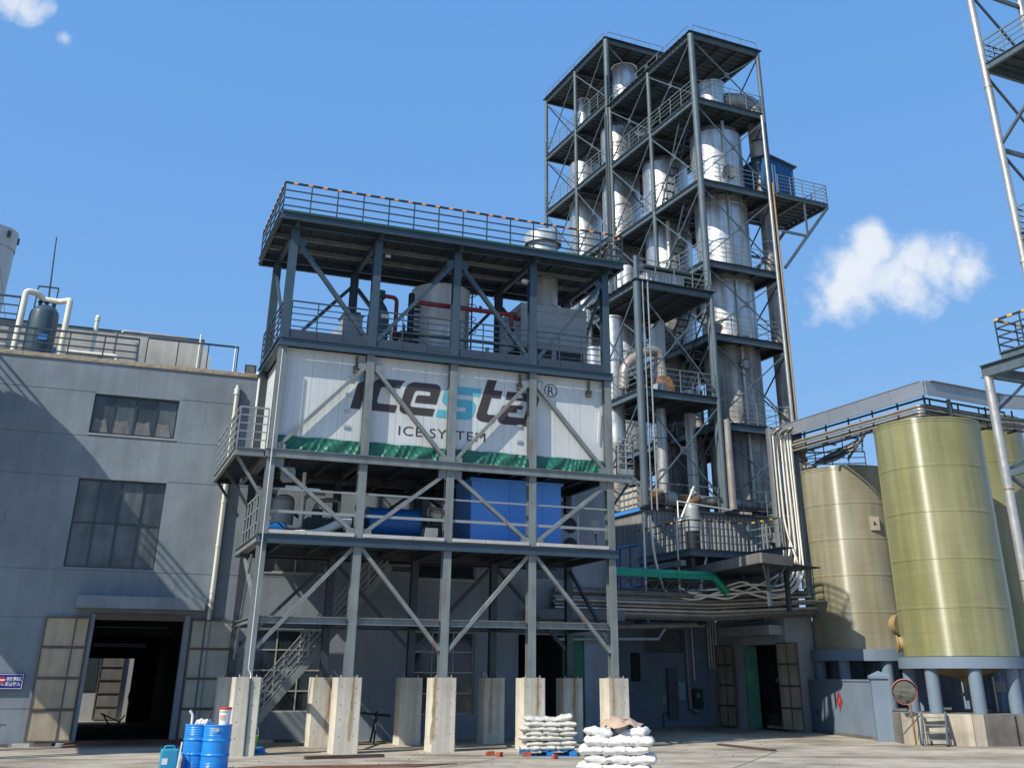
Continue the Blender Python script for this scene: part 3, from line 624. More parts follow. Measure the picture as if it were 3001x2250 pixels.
JB = sthing('switch_box', 'grey junction box with two pale connectors at the right end of the lower deck', 'switch box'); obj('box', MB().box(11.25, 11.5, .5, .6, 6.5, 6.95), 'unit_grey', JB); obj('bracket', MB().box(11.35, 11.4, .52, .58, D1, 6.5), 'steel_dark', JB)

# ============================================================ MACHINES ON THE UPPER DECK
D3 = L3+.162
BT = sthing('buffer_tank', 'wide upright silvery-white tank standing on the upper deck', 'tank')
tc_ = (5.9, 2.1, D3)
for a, b in ((0, 1.02), (1.03, 2.05), (2.06, 2.98)): obj('shell_band', MB().lathe((tc_[0], tc_[1], D3+a), [(1.08, 0), (1.08, b-a)], 40), 'tank_white', BT)
obj('lid', MB().lathe((tc_[0], tc_[1], D3+2.98), [(1.10, -.02), (1.10, .03), (.9, .14), (.5, .22), (0, .25)], 40), 'tank_white', BT)
obj('base', MB().lathe(tc_, [(1.0, 0), (1.0, .02), (0, .02)], 30), 'steel_dark', BT)
obj('level_pipe', MB().tube((6.72, 1.28, D3), (6.72, 1.28, D3+2.3), .05, 8), 'rail_grey', BT); obj('seam', MB().tube((6.25, 1.04, D3+.05), (6.25, 1.04, D3+2.95), .012, 6), 'frame_dark', BT)
MF = sthing('valve_manifold', 'black upright manifold with a row of short stubs left of the silvery tank', 'manifold')
mf = MB().tube((4.62, 1.5, D3), (4.62, 1.5, D3+2.55), .12, 12)
obj('column_pipe', mf, 'black', MF)
for k in range(12): obj('stub', MB().tube((4.62, 1.5, D3+.25+k*.19), (4.95, 1.5, D3+.25+k*.19), .045, 8), 'black', MF)
obj('cap', MB().lathe((4.62, 1.5, D3+2.55), [(.12, 0), (.1, .07), (0, .1)], 12), 'black', MF)
OS = sthing('oil_separator', 'dark grey domed vessel with a square flange and curved red pipe on the upper deck', 'vessel')
oc = (3.32, 1.0, D3)
obj('shell', MB().lathe(oc, [(0, .28), (.2, .3), (.36, .45), (.38, .7), (.38, 1.35), (.36, 1.55), (.27, 1.78), (.15, 1.95), (.14, 2.1)], 22), 'vessel_teal', OS)
obj('flange', MB().lathe((3.32, 1.0, D3+2.1), [(0, 0), (.2, 0), (.2, .07), (.17, .07), (.17, .2), (.2, .2), (.2, .27), (0, .27)], 14), 'green_dark', OS)
for a in (-.25, .25): obj('leg', MB().box(3.32+a-.04, 3.32+a+.04, .96, 1.04, D3, D3+.5), 'steel_dark', OS)
obj('red_pipe', MB().path([(3.5, 1.0, D3+2.22), (3.95, 1.0, D3+2.2), (3.95, 1.0, D3+1.7), (3.95, 1.0, D3+.1)], .075, 12, .18), 'red_pipe', OS)
obj('name_plate', MB().box(3.32, 3.62, .60, .61, D3+1.25, D3+1.42), 'white_plain', OS); obj('shelf', MB().box(3.1, 3.8, .7, 1.3, D3+1.05, D3+1.12), 'unit_grey', OS)
GV = sthing('receiver_vessel', 'green domed receiver vessel low beside the silvery tank on the upper deck', 'vessel')
obj('shell', MB().lathe((4.25, .95, D3), [(0, .05), (.28, .05), (.34, .12), (.34, .75), (.25, .92), (.1, 1.0), (0, 1.0)], 20), 'green_dark', GV); obj('neck', MB().tube((4.25, .95, D3+1.0), (4.25, .95, D3+1.25), .05, 8), 'green_dark', GV); obj('pipe', MB().path([(3.8, .95, D3+.1), (3.8, .95, D3+1.15)], .05, 8), 'pvc_cream', GV)
EB = sthing('electric_cabinet', 'pale grey equipment box beside the second column on the upper deck', 'cabinet'); obj('body', MB().box(2.1, 2.78, 1.0, 1.7, D3+.05, D3+1.35), 'unit_grey', EB); obj('lid', MB().box(2.06, 2.82, .96, 1.74, D3+1.353, D3+1.39), 'unit_grey', EB); obj('plinth', MB().box(2.14, 2.74, 1.05, 1.65, D3, D3+.05), 'steel_dark', EB)
obj('valve', MB().tube((2.55, 1.3, D3+1.39), (2.55, 1.3, D3+1.6), .05, 8).tube((2.35, 1.3, D3+1.55), (2.75, 1.3, D3+1.55), .05, 8), 'green_dark', EB)
KT = sthing('warning_kiosk', 'small white gabled box with a red panel on the upper deck', 'box'); obj('housing', MB().prism([(1.45, D3), (2.05, D3), (2.05, D3+.45), (1.85, D3+.82), (1.5, D3+.4)], 1.0, 1.3), 'white_plain', KT); obj('red_panel', MB().box(1.66, 1.93, .975, .998, D3+.05, D3+.45), 'red_paint', KT); obj('round_disc', MB().tube((1.8, .955, D3+.28), (1.8, .974, D3+.28), .08, 16), 'white_plain', KT)
GPp = tag(place(obj('gas_pipe', MB().path([(4.5, .55, D3+1.98), (8.35, .55, D3+1.98), (8.35, .9, D3+1.98), (8.6, 1.1, D3+2.05), (9.0, 1.1, D3+2.05)], .085, 12, .1).path([(6.1, .55, D3+1.98), (6.1, .55, D3+1.7)], .05, 8).path([(8.15, .55, D3+1.98), (8.15, .55, D3+1.5), (8.3, .8, D3+1.5)], .08, 10, .1).tube((6.95, .55, D3+1.9), (6.95, .55, D3+2.14), .06, 10), 'red_pipe'), S0, YS), 'long dark red pipe running in front of the silvery tank to the cooling unit', 'pipe')
tag(place(obj('green_pipe_run', MB().path([(4.0, .5, D3+.8), (8.4, .5, D3+.8), (8.4, 1.6, D3+.8)], .06, 10, .1), 'green_dark'), S0, YS), 'long dark green pipe running low behind the upper deck railing', 'pipe')
CU = sthing('cooling_tower_unit', 'big grey box cooling unit with louvres under a wide silver exhaust stack', 'cooling unit')
ux0, ux1, uy0, uy1, uz = 8.72, 11.38, 1.0, 3.6, 14.72
for z0, z1 in ((D3+.02, D3+.56), (D3+1.00, D3+1.12), (D3+1.14, D3+1.86), (D3+1.88, D3+2.42), (D3+2.44, uz)):
    obj('side_sheet', MB().box(ux0, ux1, uy0, uy1, z0, z1), 'unit_grey', CU)
for z in (D3+1.13, D3+1.87, D3+2.43): obj('rib', MB().box(ux0-.03, ux1+.03, uy0-.03, uy1+.03, z-.025, z+.025), 'unit_grey', CU)
obj('inner_box', MB().box(ux0+.06, ux1-.06, uy0+.08, uy1-.06, D3+.57, D3+.99), 'black', CU)
for xa, xb in ((ux0, ux0+.12), (ux0+1.22, ux0+1.40), (ux1-.16, ux1)): obj('post', MB().box(xa, xb, uy0, uy0+.1, D3+.565, D3+.995), 'unit_grey', CU)
for k in range(6):
    z = D3+.59+k*.068
    for a, b in ((ux0+.14, ux0+1.2), (ux0+1.42, ux1-.18)): obj('louvre_slat', MB().add([(a, uy0-.01, z), (b, uy0-.01, z), (b, uy0+.06, z+.04), (a, uy0+.06, z+.04)], [(0,1,2,3)]), 'unit_grey', CU)
    obj('louvre_slat', MB().add([(ux0-.01, uy0+.3, z), (ux0-.01, uy1-.3, z), (ux0+.05, uy1-.3, z+.04), (ux0+.05, uy0+.3, z+.04)], [(0,1,2,3)]), 'unit_grey', CU)
dc = (10.1, 2.25)
obj('stack_collar', MB().lathe((*dc, uz), [(.62, 0), (.62, .28), (.66, .28), (.66, .33), (.58, .33)], 32), 'silver_clean', CU)
obj('exhaust_stack', MB().lathe((*dc, uz+.33), [(.58, 0), (.58, 2.55), (.62, 2.56), (.62, 2.62)], 36), 'silver_clean', CU)
obj('stack_cap', MB().lathe((*dc, uz+2.93), [(.72, -.0), (.75, .02), (.75, .42), (.66, .5), (.3, .58), (0, .6)], 36), 'silver_clean', CU)
obj('corner_bead', MB().tube((ux0-.01, uy0-.01, D3), (ux0-.01, uy0-.01, uz), .03, 8), 'unit_grey', CU)
WT = sthing('white_standpipe', 'white vertical pipe standing left of the grey cooling unit on the upper deck', 'pipe'); obj('pipe', MB().path([(7.75, 2.0, D3), (7.75, 2.0, D3+1.0)], .06, 10), 'white_plain', WT); obj('cap', MB().lathe((7.75, 2.0, D3+1.0), [(.08, 0), (.08, .08), (0, .1)], 10), 'white_plain', WT)
LD = sthing('caged_ladder', 'dark caged ladder rising behind the silvery tank to the frame roof', 'ladder')
for x in (7.1, 7.5): obj('stile', MB().bar((x, 3.2, D3), (x, 3.2, 15.9), .05), 'steel_dark', LD)
for k in range(13): obj('rung', MB().bar((7.1, 3.2, D3+.2+k*.29), (7.5, 3.2, D3+.2+k*.29), .03), 'steel_dark', LD)
for k in range(4): obj('hoop', MB().path([(7.1, 3.2, D3+1.9+k*.5), (7.0, 2.8, D3+1.9+k*.5), (7.3, 2.5, D3+1.9+k*.5), (7.6, 2.8, D3+1.9+k*.5), (7.5, 3.2, D3+1.9+k*.5)], .015, 6, .2), 'steel_dark', LD)
FL = sthing('flood_lamp', 'small white flood lamp clamped to the fourth upper column', 'lamp'); obj('head', MB().tube((8.5, .3, 15.3), (8.62, .1, 15.2), .09, 12), 'white_plain', FL); obj('arm', MB().bar((8.6, .25, 15.3), (8.72, .1, 15.5), .03), 'steel_dark', FL)
FL2 = sthing('flood_lamp', 'small lamp on a bracket at the right of the second upper column', 'lamp'); obj('head', MB().tube((3.2, -.1, 15.35), (3.3, -.2, 15.3), .06, 12), 'silver_clean', FL2); obj('arm', MB().bar((3.05, -.05, 15.2), (3.2, -.1, 15.32), .025), 'steel_dark', FL2)

# ============================================================ STAIRCASE UNDER THE FRAME
ST = sthing('steel_staircase', 'long grey steel staircase with tube handrails climbing under the frame', 'staircase')
sx0, sz0, sx1, sz1, sy0, sy1 = .45, .0, 5.05, 5.5, 4.0, 4.75
for y in (sy0, sy1): obj('stringer', MB().bar((sx0, y, sz0+.05), (sx1, y, sz1), .05, .24), 'steel_grey' if y == sy0 else 'steel_dark', ST)
N = 23; tr = mesh_of(MB().box(-.13, .13, 0, sy1-sy0-.06, -.02, .02), 'tread', 'rail_grey')
for k in range(1, N): obj('tread', tr, None, ST, (sx0+(sx1-sx0)*k/N, sy0+.03, sz0+(sz1-sz0)*k/N+.06))
for y in (sy0, sy1):
    d = V((sx1-sx0, 0, sz1-sz0))
    hr = MB()
    for h in (1.05, .8, .55, .3): hr.bar((sx0, y, sz0+h), (sx1, y, sz1+h), .04)
    o_ = obj('handrail', hr, 'rail_grey', ST)
    for k in range(8): x = sx0+.1+(sx1-sx0-.2)*k/7; z = sz0+(sz1-sz0)*(x-sx0)/(sx1-sx0); obj('baluster', MB().bar((x, y, z), (x, y, z+1.05), .045), 'rail_grey', o_)
obj('landing', MB().box(sx1, sx1+1.1, sy0, 5.3, sz1-.05, sz1), 'steel_dark', ST)

# ============================================================ FACTORY BUILDING BEHIND
F = sthing('factory_building', 'blue-grey rendered factory building with dark windows and an open doorway at the left', 'building')
WX0, WX1, WZ, WY = -13.0, 14.5, 12.25, 6.3
HOLES = [(-5.47, -2.59, 9.72, 11.12), (-5.50, -2.62, 5.29, 8.18), (-4.23, -1.39, 0, 3.69), (1.0, 3.41, .9, 3.49), (1.06, 3.3, 5.36, 6.4),
         (6.64, 9.05, .78, 3.52), (6.69, 9.02, 5.33, 6.4), (11.5, 12.66, 5.43, 6.4), (10.78, 13.5, 0, 3.47)]
GR = [1.05, 3.72, 5.2, 8.22, 9.62, 11.16]
def pierced(x0, x1, z0, z1, y0, y1, holes, grooves=(), gd=.018, gw=.022):
    mb = MB(); xs = sorted({x0, x1} | {h[0] for h in holes} | {h[1] for h in holes})
    for a, b in zip(xs, xs[1:]):
        if b-a < 1e-4: continue
        cut = sorted((h[2], h[3]) for h in holes if h[0] < (a+b)/2 < h[1]); z = z0; segs = []
        for c, d in cut:
            if c > z: segs.append((z, c))
            z = max(z, d)
        if z < z1: segs.append((z, z1))
        for c, d in segs:
            gs = [g_ for g_ in grooves if c+.05 < g_ < d-.05]; zz = c
            for g_ in gs: mb.box(a, b, y0, y1, zz, g_-gw/2); mb.box(a, b, y0+gd, y1, g_-gw/2, g_+gw/2); zz = g_+gw/2
            mb.box(a, b, y0, y1, zz, d)
    return mb
obj('front_wall', pierced(WX0, WX1, 0, WZ, WY, WY+.28, HOLES, GR), 'wall_paint', F)
obj('shade_fin', MB().box(-.58, -.53, WY-.18, WY-.002, 0, 11.75), 'wall_paint', F)  # fin added behind the downpipe to cast the shade band beside it
obj('flank_wall', MB().box(WX1-.25, WX1, WY+.285, 15.9, 0, WZ).box(WX1-.25, WX1, 15.9, 24, 0, 4.76), 'wall_paint', F)
obj('flank_wall', MB().box(WX0, WX0+.25, WY+.285, 15.9, 0, WZ).box(WX0, WX0+.25, 15.9, 24, 0, 4.76), 'wall_paint', F)
obj('upper_rear_wall', MB().box(WX0, WX1, 15.9, 16.1, 4.78, WZ-.002), 'wall_paint', F)
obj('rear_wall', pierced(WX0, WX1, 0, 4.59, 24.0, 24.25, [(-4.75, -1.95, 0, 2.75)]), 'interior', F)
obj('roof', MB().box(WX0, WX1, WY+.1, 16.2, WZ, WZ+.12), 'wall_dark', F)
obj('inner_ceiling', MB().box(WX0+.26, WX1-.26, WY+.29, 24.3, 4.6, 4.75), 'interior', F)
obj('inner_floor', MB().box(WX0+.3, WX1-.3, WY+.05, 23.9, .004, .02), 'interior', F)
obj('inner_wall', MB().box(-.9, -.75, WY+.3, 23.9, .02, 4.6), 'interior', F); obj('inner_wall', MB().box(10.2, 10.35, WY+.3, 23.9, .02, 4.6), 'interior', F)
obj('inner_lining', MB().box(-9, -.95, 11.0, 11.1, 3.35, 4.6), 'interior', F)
for z, a, b in ((3.62, -4.2, -1.6), (3.05, -4.1, -2.3), (2.98, -4.1, -2.3)): obj('ceiling_pipe', MB().tube((a, 10.5, z), (b, 10.5, z), .02, 6), 'rail_grey', F)
cp = MB(); n_c = 0; x = WX0+.3
cope = mesh_of(MB().box(0, .92, -.04, .1, 0, .15).box(.35, .55, -.05, -.04, .05, .09), 'coping', 'sheet_door')
while x < 3: obj('coping', cope, None, F, (x, WY-.005, WZ-.02)); x += .93
def window(x0, x1, z0, z1, cols, rows, frame='frame_dark', glass='glass_dark', y=WY, rec=.13, gl=None, fw=.05, sill=None, big=()):
    f = MB(); yy = y+rec
    f.box(x0, x1, yy, yy+.05, z0, z0+fw); f.box(x0, x1, yy, yy+.05, z1-fw, z1); f.box(x0, x0+fw, yy, yy+.05, z0+fw, z1-fw); f.box(x1-fw, x1, yy, yy+.05, z0+fw, z1-fw)
    W, H = x1-x0, z1-z0
    for i in range(1, cols):
        w = fw*(1.5 if i in big else .8); xx = x0+W*i/cols; f.box(xx-w/2, xx+w/2, yy-.004, yy+.045, z0+fw, z1-fw)
    for j in range(1, rows): zz = z0+H*j/rows; f.box(x0+fw, x1-fw, yy-.002, yy+.04, zz-fw*.45, zz+fw*.45)
    o = obj('window', f, frame, F)
    for i in range(cols):
        for j in range(rows):
            a, b = x0+W*i/cols, x0+W*(i+1)/cols; c, d = z0+H*j/rows, z0+H*(j+1)/rows; t = random.uniform(-.006, .006)
            g_ = MB().add([(a, yy+.03+t, c), (b, yy+.03-t, c), (b, yy+.03-t, d), (a, yy+.03+t, d)], [(0,1,2,3)])
            obj('pane', g_, (gl(i, j) if gl else glass), o)
    if sill: obj('sill', MB().box(x0-.04, x1+.04, y-.03, y+.12, z0-.05, z0), sill, o)
    return o
window(*HOLES[0], 4, 1, gl=lambda i, j: ('glass_film_dark', 'glass_film', 'glass_film_dark', 'glass_film')[i], big=(2,), fw=.06, sill='wall_pale')
window(*HOLES[1], 4, 2, gl=lambda i, j: ('glass_film_dark', 'glass_film')[(i*3+j) % 2] if j else 'glass_film', big=(2,), fw=.05)
for zc, a, b in ((10.28, -5.4, -2.7),): obj('inner_rail', MB().bar((a, WY+.27, zc), (b, WY+.27, zc), .03), 'pvc_cream', F)
for k, (a, b) in enumerate(((-5.4, -4.85), (-4.78, -4.12), (-4.0, -3.4), (-3.3, -2.72))):
    obj('draped_sheet', MB().add([(a, WY+.145, 9.8), (b, WY+.145, 9.8), (b-.12, WY+.15, 10.28), ((a+b)/2, WY+.145, 10.22), (a+.06, WY+.15, 10.27)], [(0,1,2,3,4)]), 'glass_film_pale', F)
window(*HOLES[3], 3, 4, 'frame_pale', 'glass_dark', fw=.045); window(*HOLES[4], 2, 1, 'frame_pale', 'glass_film', sill='wall_pale')
window(*HOLES[5], 3, 4, 'frame_pale', 'glass_dark', fw=.045); window(*HOLES[6], 2, 1, 'frame_pale', 'glass_dark', sill='wall_pale'); window(*HOLES[7], 1, 1, 'frame_pale', 'glass_dark')
obj('door_canopy', MB().box(-4.9, -.87, 5.4, WY-.002, 4.0, 4.37), 'wall_paint', F)
obj('door_canopy', MB().box(11.0, 14.82, 5.4, WY-.002, 4.0, 4.35), 'wall_dark', F)
obj('door_jamb', MB().box(-4.36, -4.235, WY-.10, WY+.2, 0, 3.86), 'wall_paint', F); obj('door_jamb', MB().box(-1.385, -1.2, WY-.10, WY+.2, 0, 3.86), 'wall_paint', F); obj('door_lintel', MB().box(-4.23, -1.39, WY-.10, WY-.003, 3.695, 3.86), 'door_frame', F)
obj('green_lining', MB().box(12.6, 13.5, WY+.05, WY+.1, 0, 3.47), 'green_wall', F); obj('green_lining', MB().box(10.36, 10.4, WY+.3, 18, .02, 4.5), 'green_wall', F)
def door_leaf(x0, x1, z0, z1, y, cols, rows, pm, fm, split=None, par=F, dz=0):
    f = MB(); fw = .045
    xs = split or [x0+(x1-x0)*i/cols for i in range(cols+1)]
    f.box(x0, x1, y, y+.05, z0, z0+fw); f.box(x0, x1, y, y+.05, z1-fw, z1)
    for q in xs: q_ = min(max(q, x0+fw/2), x1-fw/2); f.box(q_-fw/2, q_+fw/2, y-.003, y+.053, z0+fw, z1-fw)
    for j in range(1, rows): z = z0+(z1-z0)*j/rows; f.box(x0+fw, x1-fw, y-.001, y+.051, z-.04, z+.04); f.box(x0+fw, x1-fw, y-.018, y, z-.012, z+.012)
    o = obj('door_leaf', f, fm, par)
    for i in range(len(xs)-1):
        for j in range(rows):
            a, b = xs[i]+.012, xs[i+1]-.012; c, d = z0+(z1-z0)*j/rows+.04, z0+(z1-z0)*(j+1)/rows-.04; mx, mz = (a+b)/2, (c+d)/2; dd = random.uniform(-.012, .004)
            obj('door_panel', MB().add([(a, y+.025, c), (b, y+.025, c), (b, y+.025, d), (a, y+.025, d), (mx, y+.025+dd, mz)], [(0,1,4), (1,2,4), (2,3,4), (3,0,4)]), pm, o)
    return o
door_leaf(-5.72, -4.38, .12, 3.74, 6.12, 2, 4, 'sheet_door', 'door_frame', split=[-5.72, -4.80, -4.38])
door_leaf(-1.17, .22, .12, 3.74, 6.12, 2, 4, 'sheet_door_grey', 'door_frame', split=[-1.17, -.72, .22])
# ramp and door threshold
RP = sthing('door_ramp', 'brown steel ramp plate at the threshold of the left doorway', 'ramp'); obj('plate', MB().add([(-4.6, 5.2, .012), (-1.0, 5.2, .012), (-1.1, 6.28, .14), (-4.5, 6.28, .14), (-4.6, 5.2, 0), (-1.0, 5.2, 0), (-1.1, 6.28, 0), (-4.5, 6.28, 0)], [(0,1,2,3), (4,5,1,0), (5,6,2,1), (7,4,0,3)]), 'rust_plate', RP); obj('edge_angle', MB().bar((-4.6, 5.17, .02), (-1.0, 5.17, .02), .04), 'door_frame', RP)
# hairline cracks and repainted patches on the render
random.seed(17)
for x0_, z0_, n_, dx_ in ((-3.9, 9.6, 9, .10), (-7.2, 7.6, 8, -.08), (-1.9, 5.1, 8, .06), (-5.9, 4.4, 7, .09), (-1.6, 10.9, 6, -.07)):
    x, z = x0_, z0_; cr = MB()
    for k in range(n_):
        x2, z2 = x+dx_*random.uniform(-.6, 1.6), z-random.uniform(.08, .16); w = .006
        cr.add([(x-w, WY-.0015, z), (x+w, WY-.0015, z), (x2+w, WY-.0015, z2), (x2-w, WY-.0015, z2)], [(0,1,2,3)]); x, z = x2, z2
    obj('crack', cr, 'wall_dark', F)
for x0_, z0_, w_, h_ in ((-4.35, 8.75, .75, .5), (-6.9, 5.9, .5, .7), (-2.2, 4.65, .6, .35), (-1.9, 8.9, .5, .45)):
    pl = []
    for k in range(14): a = 2*math.pi*k/14; r = random.uniform(.75, 1.1); pl.append((x0_+w_*.5*r*math.cos(a), WY-.002, z0_+h_*.5*r*math.sin(a)))
    obj('repair_patch', MB().add(pl, [tuple(range(14))]), 'paint_patch', F)
for x0_ in (-5.2, -4.6, -3.7, -3.0): obj('drip_stain', MB().add([(x0_, WY-.0018, 9.66), (x0_+.05, WY-.0018, 9.66), (x0_+.035, WY-.0018, 9.66-random.uniform(.5, 1.2)), (x0_+.012, WY-.0018, 9.0)], [(0,1,2,3)]), 'paint_patch', F)
DPp = sthing('downpipe', 'tall cream plastic downpipe fixed to the blue-grey wall right of the windows', 'pipe')
obj('pipe', MB().tube((-.62, 6.2, 3.75), (-.62, 6.2, 11.55), .065, 12), 'pvc_cream', DPp); obj('hopper', MB().lathe((-.62, 6.2, 11.5), [(.075, 0), (.1, .02), (.1, .22), (.085, .24)], 14).tube((-.62, 6.2, 11.74), (-.62, 6.2, 11.86), .06, 10), 'white_plain', DPp)
for z in (4.6, 6.1, 7.6, 9.1, 10.6): obj('pipe_clip', MB().lathe((-.62, 6.2, z), [(.07, 0), (.078, .01), (.078, .07), (.07, .08)], 12), 'pvc_cream', DPp)
DP2 = sthing('downpipe', 'white downpipe standing in front of the wall behind the left balcony', 'pipe'); obj('pipe', MB().tube((.12, 5.9, 8.4), (.12, 5.9, 12.1), .06, 10), 'white_plain', DP2)
# sign by the door
SG = sthing('warning_sign', 'blue no-entry sign with white Chinese characters on the wall left of the doorway', 'sign')
obj('board', MB().box(-7.04, -6.04, 6.20, 6.215, 1.60, 2.06), 'sign_blue', SG)
bd = MB(); bd.box(-7.02, -6.06, 6.196, 6.2, 2.025, 2.04).box(-7.02, -6.06, 6.196, 6.2, 1.62, 1.635).box(-6.075, -6.06, 6.196, 6.2, 1.635, 2.025).box(-7.02, -7.005, 6.196, 6.2, 1.635, 2.025); obj('border', bd, 'sign_white', SG)
obj('red_disc', MB().tube((-6.66, 6.199, 1.87), (-6.66, 6.194, 1.87), .098, 24), 'red_paint', SG); obj('white_bar', MB().box(-6.745, -6.575, 6.19, 6.193, 1.85, 1.895), 'sign_white', SG)
text('非防爆车辆', 'sign_white', SG, (-6.54, 6.196, 1.855), .125, .46, bold=.003); text('禁止驶入', 'sign_white', SG, (-6.55, 6.196, 1.71), .125, .44, bold=.003); text('生产区域', 'sign_white', SG, (-6.74, 6.196, 1.715), .06, .17, bold=.001)
obj('standoff', MB().box(-6.95, -6.9, 6.215, 6.298, 1.7, 1.95).box(-6.2, -6.15, 6.215, 6.298, 1.7, 1.95), 'rail_dark', SG)
# yard behind the room, seen through it
RW = sthing('yard_wall', 'grey wall with a dark window and a beige door leaf seen through the factory doorway', 'wall'); obj('wall', MB().box(-12, 4, 27, 27.2, 0, 7), 'wall_pale', RW); obj('dark_window', MB().box(-5.6, -3.46, 26.95, 26.99, 1.35, 2.9), 'frame_dark', RW)
door_leaf(-3.38, -2.28, .05, 3.0, 26.9, 1, 5, 'clad_dull', 'door_frame', par=RW)
TR_ = sthing('trolley', 'small dark cart with crossed handles standing in the factory doorway', 'cart')
obj('deck', MB().box(-3.1, -2.2, 16.6, 17.2, .12, .2), 'black', TR_); obj('handle', MB().bar((-2.9, 16.9, .18), (-3.2, 16.9, .6), .06).bar((-2.6, 16.9, .18), (-2.35, 16.9, .55), .05).bar((-3.3, 16.9, .62), (-2.5, 16.9, .3), .05), 'black', TR_)
for x in (-3.0, -2.3): [obj('wheel', MB().tube((x, y_, .07), (x, y_+.05, .07), .07, 12), 'black', TR_) for y_ in (16.6, 17.15)]

# person in overalls
def person(loc, rz):
    pts = {'pelvis': (0,0,.92,.14), 'waist': (0,0,1.05,.125), 'chest': (0,0,1.25,.15), 'neckb': (0,.0,1.40,.09), 'neck': (0,-.01,1.46,.055), 'head': (0,-.02,1.56,.085), 'crown': (0,-.01,1.66,.08)}
    ed = [('pelvis','waist'), ('waist','chest'), ('chest','neckb'), ('neckb','neck'), ('neck','head'), ('head','crown')]
    for s, n in ((-1, 'l'), (1, 'r')):
        pts.update({n+'hip': (s*.1, 0, .86, .11), n+'knee': (s*.115, -.02, .49, .075), n+'ank': (s*.12, .02, .1, .052), n+'toe': (s*.14, -.12, .04, .045),
                    n+'sh': (s*.19, 0, 1.37, .075), n+'el': (s*.24, .03, 1.1, .052), n+'wr': (s*.23, -.08, .9, .036), n+'ha': (s*.225, -.12, .82, .04)})
        ed += [('pelvis', n+'hip'), (n+'hip', n+'knee'), (n+'knee', n+'ank'), (n+'ank', n+'toe'), ('chest', n+'sh'), (n+'sh', n+'el'), (n+'el', n+'wr'), (n+'wr', n+'ha')]
    ks = list(pts); me = bpy.data.meshes.new('person'); me.from_pydata([pts[k][:3] for k in ks], [(ks.index(a), ks.index(b)) for a, b in ed], [])
    o = bpy.data.objects.new('tmp', me); COL.objects.link(o); md = o.modifiers.new('s', 'SKIN')
    for i, k in enumerate(ks): d = me.skin_vertices[0].data[i]; d.radius = (pts[k][3], pts[k][3]*.85); d.use_root = (k == 'pelvis')
    o.modifiers.new('u', 'SUBSURF').levels = 2; bpy.context.view_layer.update()
    m2 = bpy.data.meshes.new_from_object(o.evaluated_get(bpy.context.evaluated_depsgraph_get())); bpy.data.objects.remove(o, do_unlink=True)
    m2.materials.clear(); m2.materials.append(M['navy']); m2.materials.append(M['skin']); m2.materials.append(M['black'])
    for p in m2.polygons:
        c = p.center; p.use_smooth = True; p.material_index = 1 if (c.z > 1.47 or (abs(c.x) > .17 and c.z < .88 and c.z > .7)) else (2 if c.z < .1 else 0)
    b = bpy.data.objects.new('person', m2); COL.objects.link(b); b.location = loc; b.rotation_euler = (0, 0, rz)
    tag(b, 'person in dark overalls and a red helmet standing in the left doorway', 'person')
    obj('helmet', MB().lathe((0, -.01, 1.62), [(.135, 0), (.125, .02), (.118, .06), (.09, .12), (.04, .15), (0, .155)], 20), 'red_paint', b)
    fm = MB()
    for s in (-1, 1): fm.tube((s*.035, -.098, 1.585), (s*.035, -.104, 1.585), .010, 8)
    obj('eyes', fm, 'black', b); obj('nose', MB().tube((0, -.09, 1.575), (0, -.118, 1.555), .010, 8, .014), 'skin', b); obj('mouth', MB().box(-.022, .022, -.100, -.096, 1.528, 1.534), 'brown_print', b)
    for s in (-1, 1):
        fg = MB()
        for k, (L_, dx) in enumerate(((.060, -.022), (.072, -.008), (.068, .007), (.052, .021))): x0 = s*.225+dx; fg.path([(x0, -.12, .80), (x0, -.130, .80-L_*.5), (x0, -.118, .80-L_)], .008, 6)
        fg.path([(s*.20, -.125, .83), (s*.185, -.145, .80), (s*.188, -.150, .77)], .009, 6); obj('fingers', fg, 'skin', b)
    return b
person(SW(-1.80, 22.6, .02), YS+.35)

# ============================================================ THINGS ON THE FACTORY ROOF
RT = WZ+.12
def rail_thing(label, p, q, h, n, bars, mat, loc=None, **k):
    t = sthing('roof_railing', label, 'railing'); railing(t, p, q, h, n, bars, mat, mat, **k); return t
rail_thing('dark four-bar railing along the roof edge in front of the teal vessel', (-9.0, 6.42, RT-.1), (-4.3, 6.42, RT-.1), 1.0, 5, 4, 'rail_dark', r=.03, pr=.025, low=.25)
rail_thing('long single dark handrail along the right part of the factory roof edge', (-4.0, 6.6, RT-.1), (-.72, 6.6, RT-.1), 1.15, 4, 1, 'rail_dark', r=.03)
rail_thing('high dark railing on the roof at the far left beside the pale chimney', (-11.0, 9.0, 13.9), (-8.75, 9.0, 13.9), 1.25, 3, 4, 'rail_dark', r=.03, pr=.03)
PVt = sthing('pressure_vessel', 'dark teal upright pressure vessel with a blue label on the factory roof', 'vessel')
vc = (-7.75, 7.9, RT)
obj('shell', MB().lathe(vc, [(0, .2), (.40, .22), (.50, .30), (.52, .42), (.52, 1.75), (.49, 1.95), (.38, 2.10), (.2, 2.2), (0, 2.23)], 32), 'vessel_teal', PVt)
obj('skirt', MB().lathe(vc, [(.46, 0), (.46, .2)], 20), 'black', PVt); obj('label_plate', MB().box(vc[0]-.02, vc[0]+.28, vc[1]-.53, vc[1]-.51, RT+.78, RT+.98), 'blue_trim', PVt); obj('label_plate', MB().box(-7.22, -7.1, 7.62, 7.64, RT+.3, RT+.62), 'blue_trim', PVt)
for a in (-.22, 0, .25): obj('nozzle', MB().tube((vc[0]+a, vc[1], RT+2.1), (vc[0]+a, vc[1], RT+2.42), .06, 10).tube((vc[0]+a, vc[1], RT+2.32), (vc[0]+a, vc[1], RT+2.36), .1, 12), 'green_dark', PVt)
